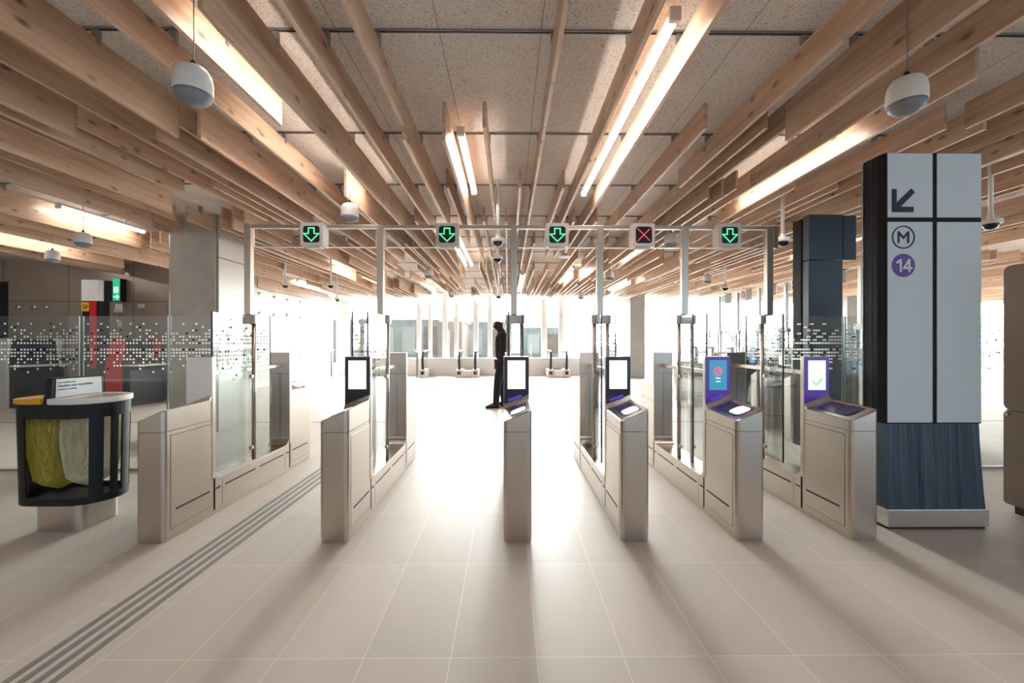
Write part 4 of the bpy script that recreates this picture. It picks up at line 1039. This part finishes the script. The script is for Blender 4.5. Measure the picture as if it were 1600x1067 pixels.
# ------------------------------------------------------------------ escalators and parapet
YE = 15.1
def escalator(xc, label, one=False):
    t = thing('escalator', label, 'escalator', (px(xc, YE), YE, 0), 0, 'escalators at the end of the hall')
    for s in ((-1,) if one else (-1, 1)):
        x = s * .29
        nb = box('newel_base', 'white_plastic', x - .12, x + .12, -.05, .9, 0, .28, t, .02)
        box('comb_light', 'escalator_black', x - .06, x + .06, -.055, -.04, .1, .22, nb)
        prof = [(x, .05, .27), (x, -.02, .45), (x, -.05, .62), (x, -.02, .80), (x, .06, .90), (x, .22, .94), (x, .9, .94), (x, 1.1, .90)]
        MB().tube(prof, .045, 10).build('handrail', 'escalator_black', t, 0, True)
        box('balustrade', 'glass', x - .008, x + .008, .05, 1.0, .28, .9, t)
    box('landing_plate', 'steel_horizontal', -.17, .17, -.05, .9, 0, .24 if not one else .02, t)
escalator(730, 'escalator with paired black handrails beside the person')
escalator(873, 'escalator with paired black handrails seen past the middle gate')
escalator(673, 'single visible black escalator handrail nearest the white wall', True)
t = thing('railing_post', 'grey railing post with arm beside the lone escalator handrail', 'railing', (px(652, YE), YE, 0))
box('post', 'rail_metal', -.035, .035, -.03, .03, 0, .9, t, .004); MB().tube([(0, 0, .88), (-.13, 0, 1.02)], .02, 8).build('arm', 'white_steel', t)
t = thing('railing_post', 'slim grey railing post by the end of the white wall', 'railing', (px(518, 15.6), 15.6, 0))
box('post', 'rail_metal', -.03, .03, -.03, .03, 0, .95, t, .004); MB().tube([(0, 0, .88), (.1, 0, 1.0)], .02, 8).build('arm', 'white_steel', t)
struct(box('trim_parapet', 'white_paint', px(548, 15.9), px(985, 15.9), 16.05, 16.15, 0, .66))

# ------------------------------------------------------------------ the person in black
def skinned(name, verts, edges, radii, mat, parent, root=0, sub=2):
    me = bpy.data.meshes.new(name); me.from_pydata(verts, edges, [])
    o = link(name, me, mat, parent)
    md = o.modifiers.new('skin', 'SKIN'); md.use_smooth_shade = True
    if not me.skin_vertices: bpy.context.view_layer.update()
    for i, r in enumerate(radii):
        sv = me.skin_vertices[0].data[i]; sv.radius = r if isinstance(r, tuple) else (r, r); sv.use_root = (i == root)
    s_ = o.modifiers.new('smooth', 'SUBSURF'); s_.levels = sub; s_.render_levels = sub
    return o
PYd = 8.24
pr = thing('person', 'person in black jacket and trousers standing with bowed head behind the middle gate', 'person', (px(787, PYd) - .05, PYd, 0), -PI / 2)
# local frame: faces -y; z up
V = [(0, .02, .95), (0, .03, 1.12), (0, .03, 1.30), (0, .02, 1.44), (0, -.005, 1.53), (0, -.04, 1.585), (0, -.055, 1.655), (0, -.05, 1.72)]
rr = [(.15, .11), (.14, .105), (.165, .12), (.11, .085), .062, .085, .115, .085]
E = [(i, i + 1) for i in range(7)]
def chain(start, pts, rad):
    p = start
    for q, r in zip(pts, rad): V.append(q); rr.append(r); E.append((p, len(V) - 1)); p = len(V) - 1
    return p
for s in (-1, 1):
    fwd = -.10 if s == 1 else .06
    chain(0, [(s * .09, .02, .88), (s * .10, fwd * .5 - .02, .50), (s * .10, fwd, .10), (s * .11, fwd - .09, .045), (s * .115, fwd - .16, .035)], [.10, .066, .045, .04, .033])
    hd_ = chain(3, [(s * .17, .03, 1.42), (s * .215, .05, 1.15), (s * .20, -.05, .93)], [.06, .045, .032])
    pm = chain(hd_, [(s * .195, -.075, .87)], [(.018, .034)])
    for j, (dy, L) in enumerate(((-.03, .065), (-.01, .075), (.01, .07), (.027, .055))):
        chain(pm, [(s * .195, -.085 + dy, .835), (s * .19, -.095 + dy, .835 - L * .55), (s * .183, -.10 + dy, .835 - L)], [.0095, .009, .008])
    chain(pm, [(s * .18, -.115, .865), (s * .172, -.125, .835)], [.011, .009])
nose = len(V); V.append((0, -.165, 1.60)); rr.append(.02); E.append((5, nose))
for s in (-1, 1): V.append((s * .094, -.06, 1.635)); rr.append(.016); E.append((6, len(V) - 1))
skinned('body', V, E, rr, 'skin', pr)
for s in (-1, 1): MB().lathe([(.002, -.008), (.007, -.005), (.009, 0), (.007, .005), (.002, .008)], s * .036, -.153, 10).build('eye', 'black_plastic', pr).location = (0, 0, 1.645)
MB().tube([(-.022, -.125, 1.555), (0, -.133, 1.552), (.022, -.125, 1.555)], .006, 6).build('mouth', 'skin', pr)
V = [(0, .02, .90), (0, .03, 1.10), (0, .03, 1.30), (0, .02, 1.43), (0, .0, 1.52)]; rr = [.155, .155, .17, .135, .085]; E = [(i, i + 1) for i in range(4)]
for s in (-1, 1): chain(3, [(s * .18, .03, 1.415), (s * .225, .05, 1.15), (s * .207, -.045, .945)], [.075, .06, .045])
skinned('jacket', V, E, rr, 'black_cloth', pr)
V = [(0, .02, .96)]; rr = [.15]; E = []
for s in (-1, 1):
    fwd = -.10 if s == 1 else .06
    chain(0, [(s * .092, .02, .86), (s * .10, fwd * .5 - .02, .50), (s * .10, fwd, .10), (s * .10, fwd, .05)], [.115, .085, .07, .068])
skinned('trousers', V, E, rr, 'trouser_cloth', pr)
for s in (-1, 1):
    fwd = -.10 if s == 1 else .06
    mb = MB(); rg = []
    for y, wd, h in ((.085, .025, .05), (.06, .042, .09), (0, .042, .10), (-.08, .048, .075), (-.16, .046, .055), (-.2, .028, .035)):
        rg.append([(s * .108 + wd * math.cos(2 * PI * k / 14), fwd - .01 + y, max(0, h / 2 + h / 2 * math.sin(2 * PI * k / 14))) for k in range(14)])
    mb.rings(rg).build('shoe', 'shoe_leather', pr, 0, True)
box('badge', 'badge_white', .03, .075, -.128, -.118, 1.30, 1.345, pr)
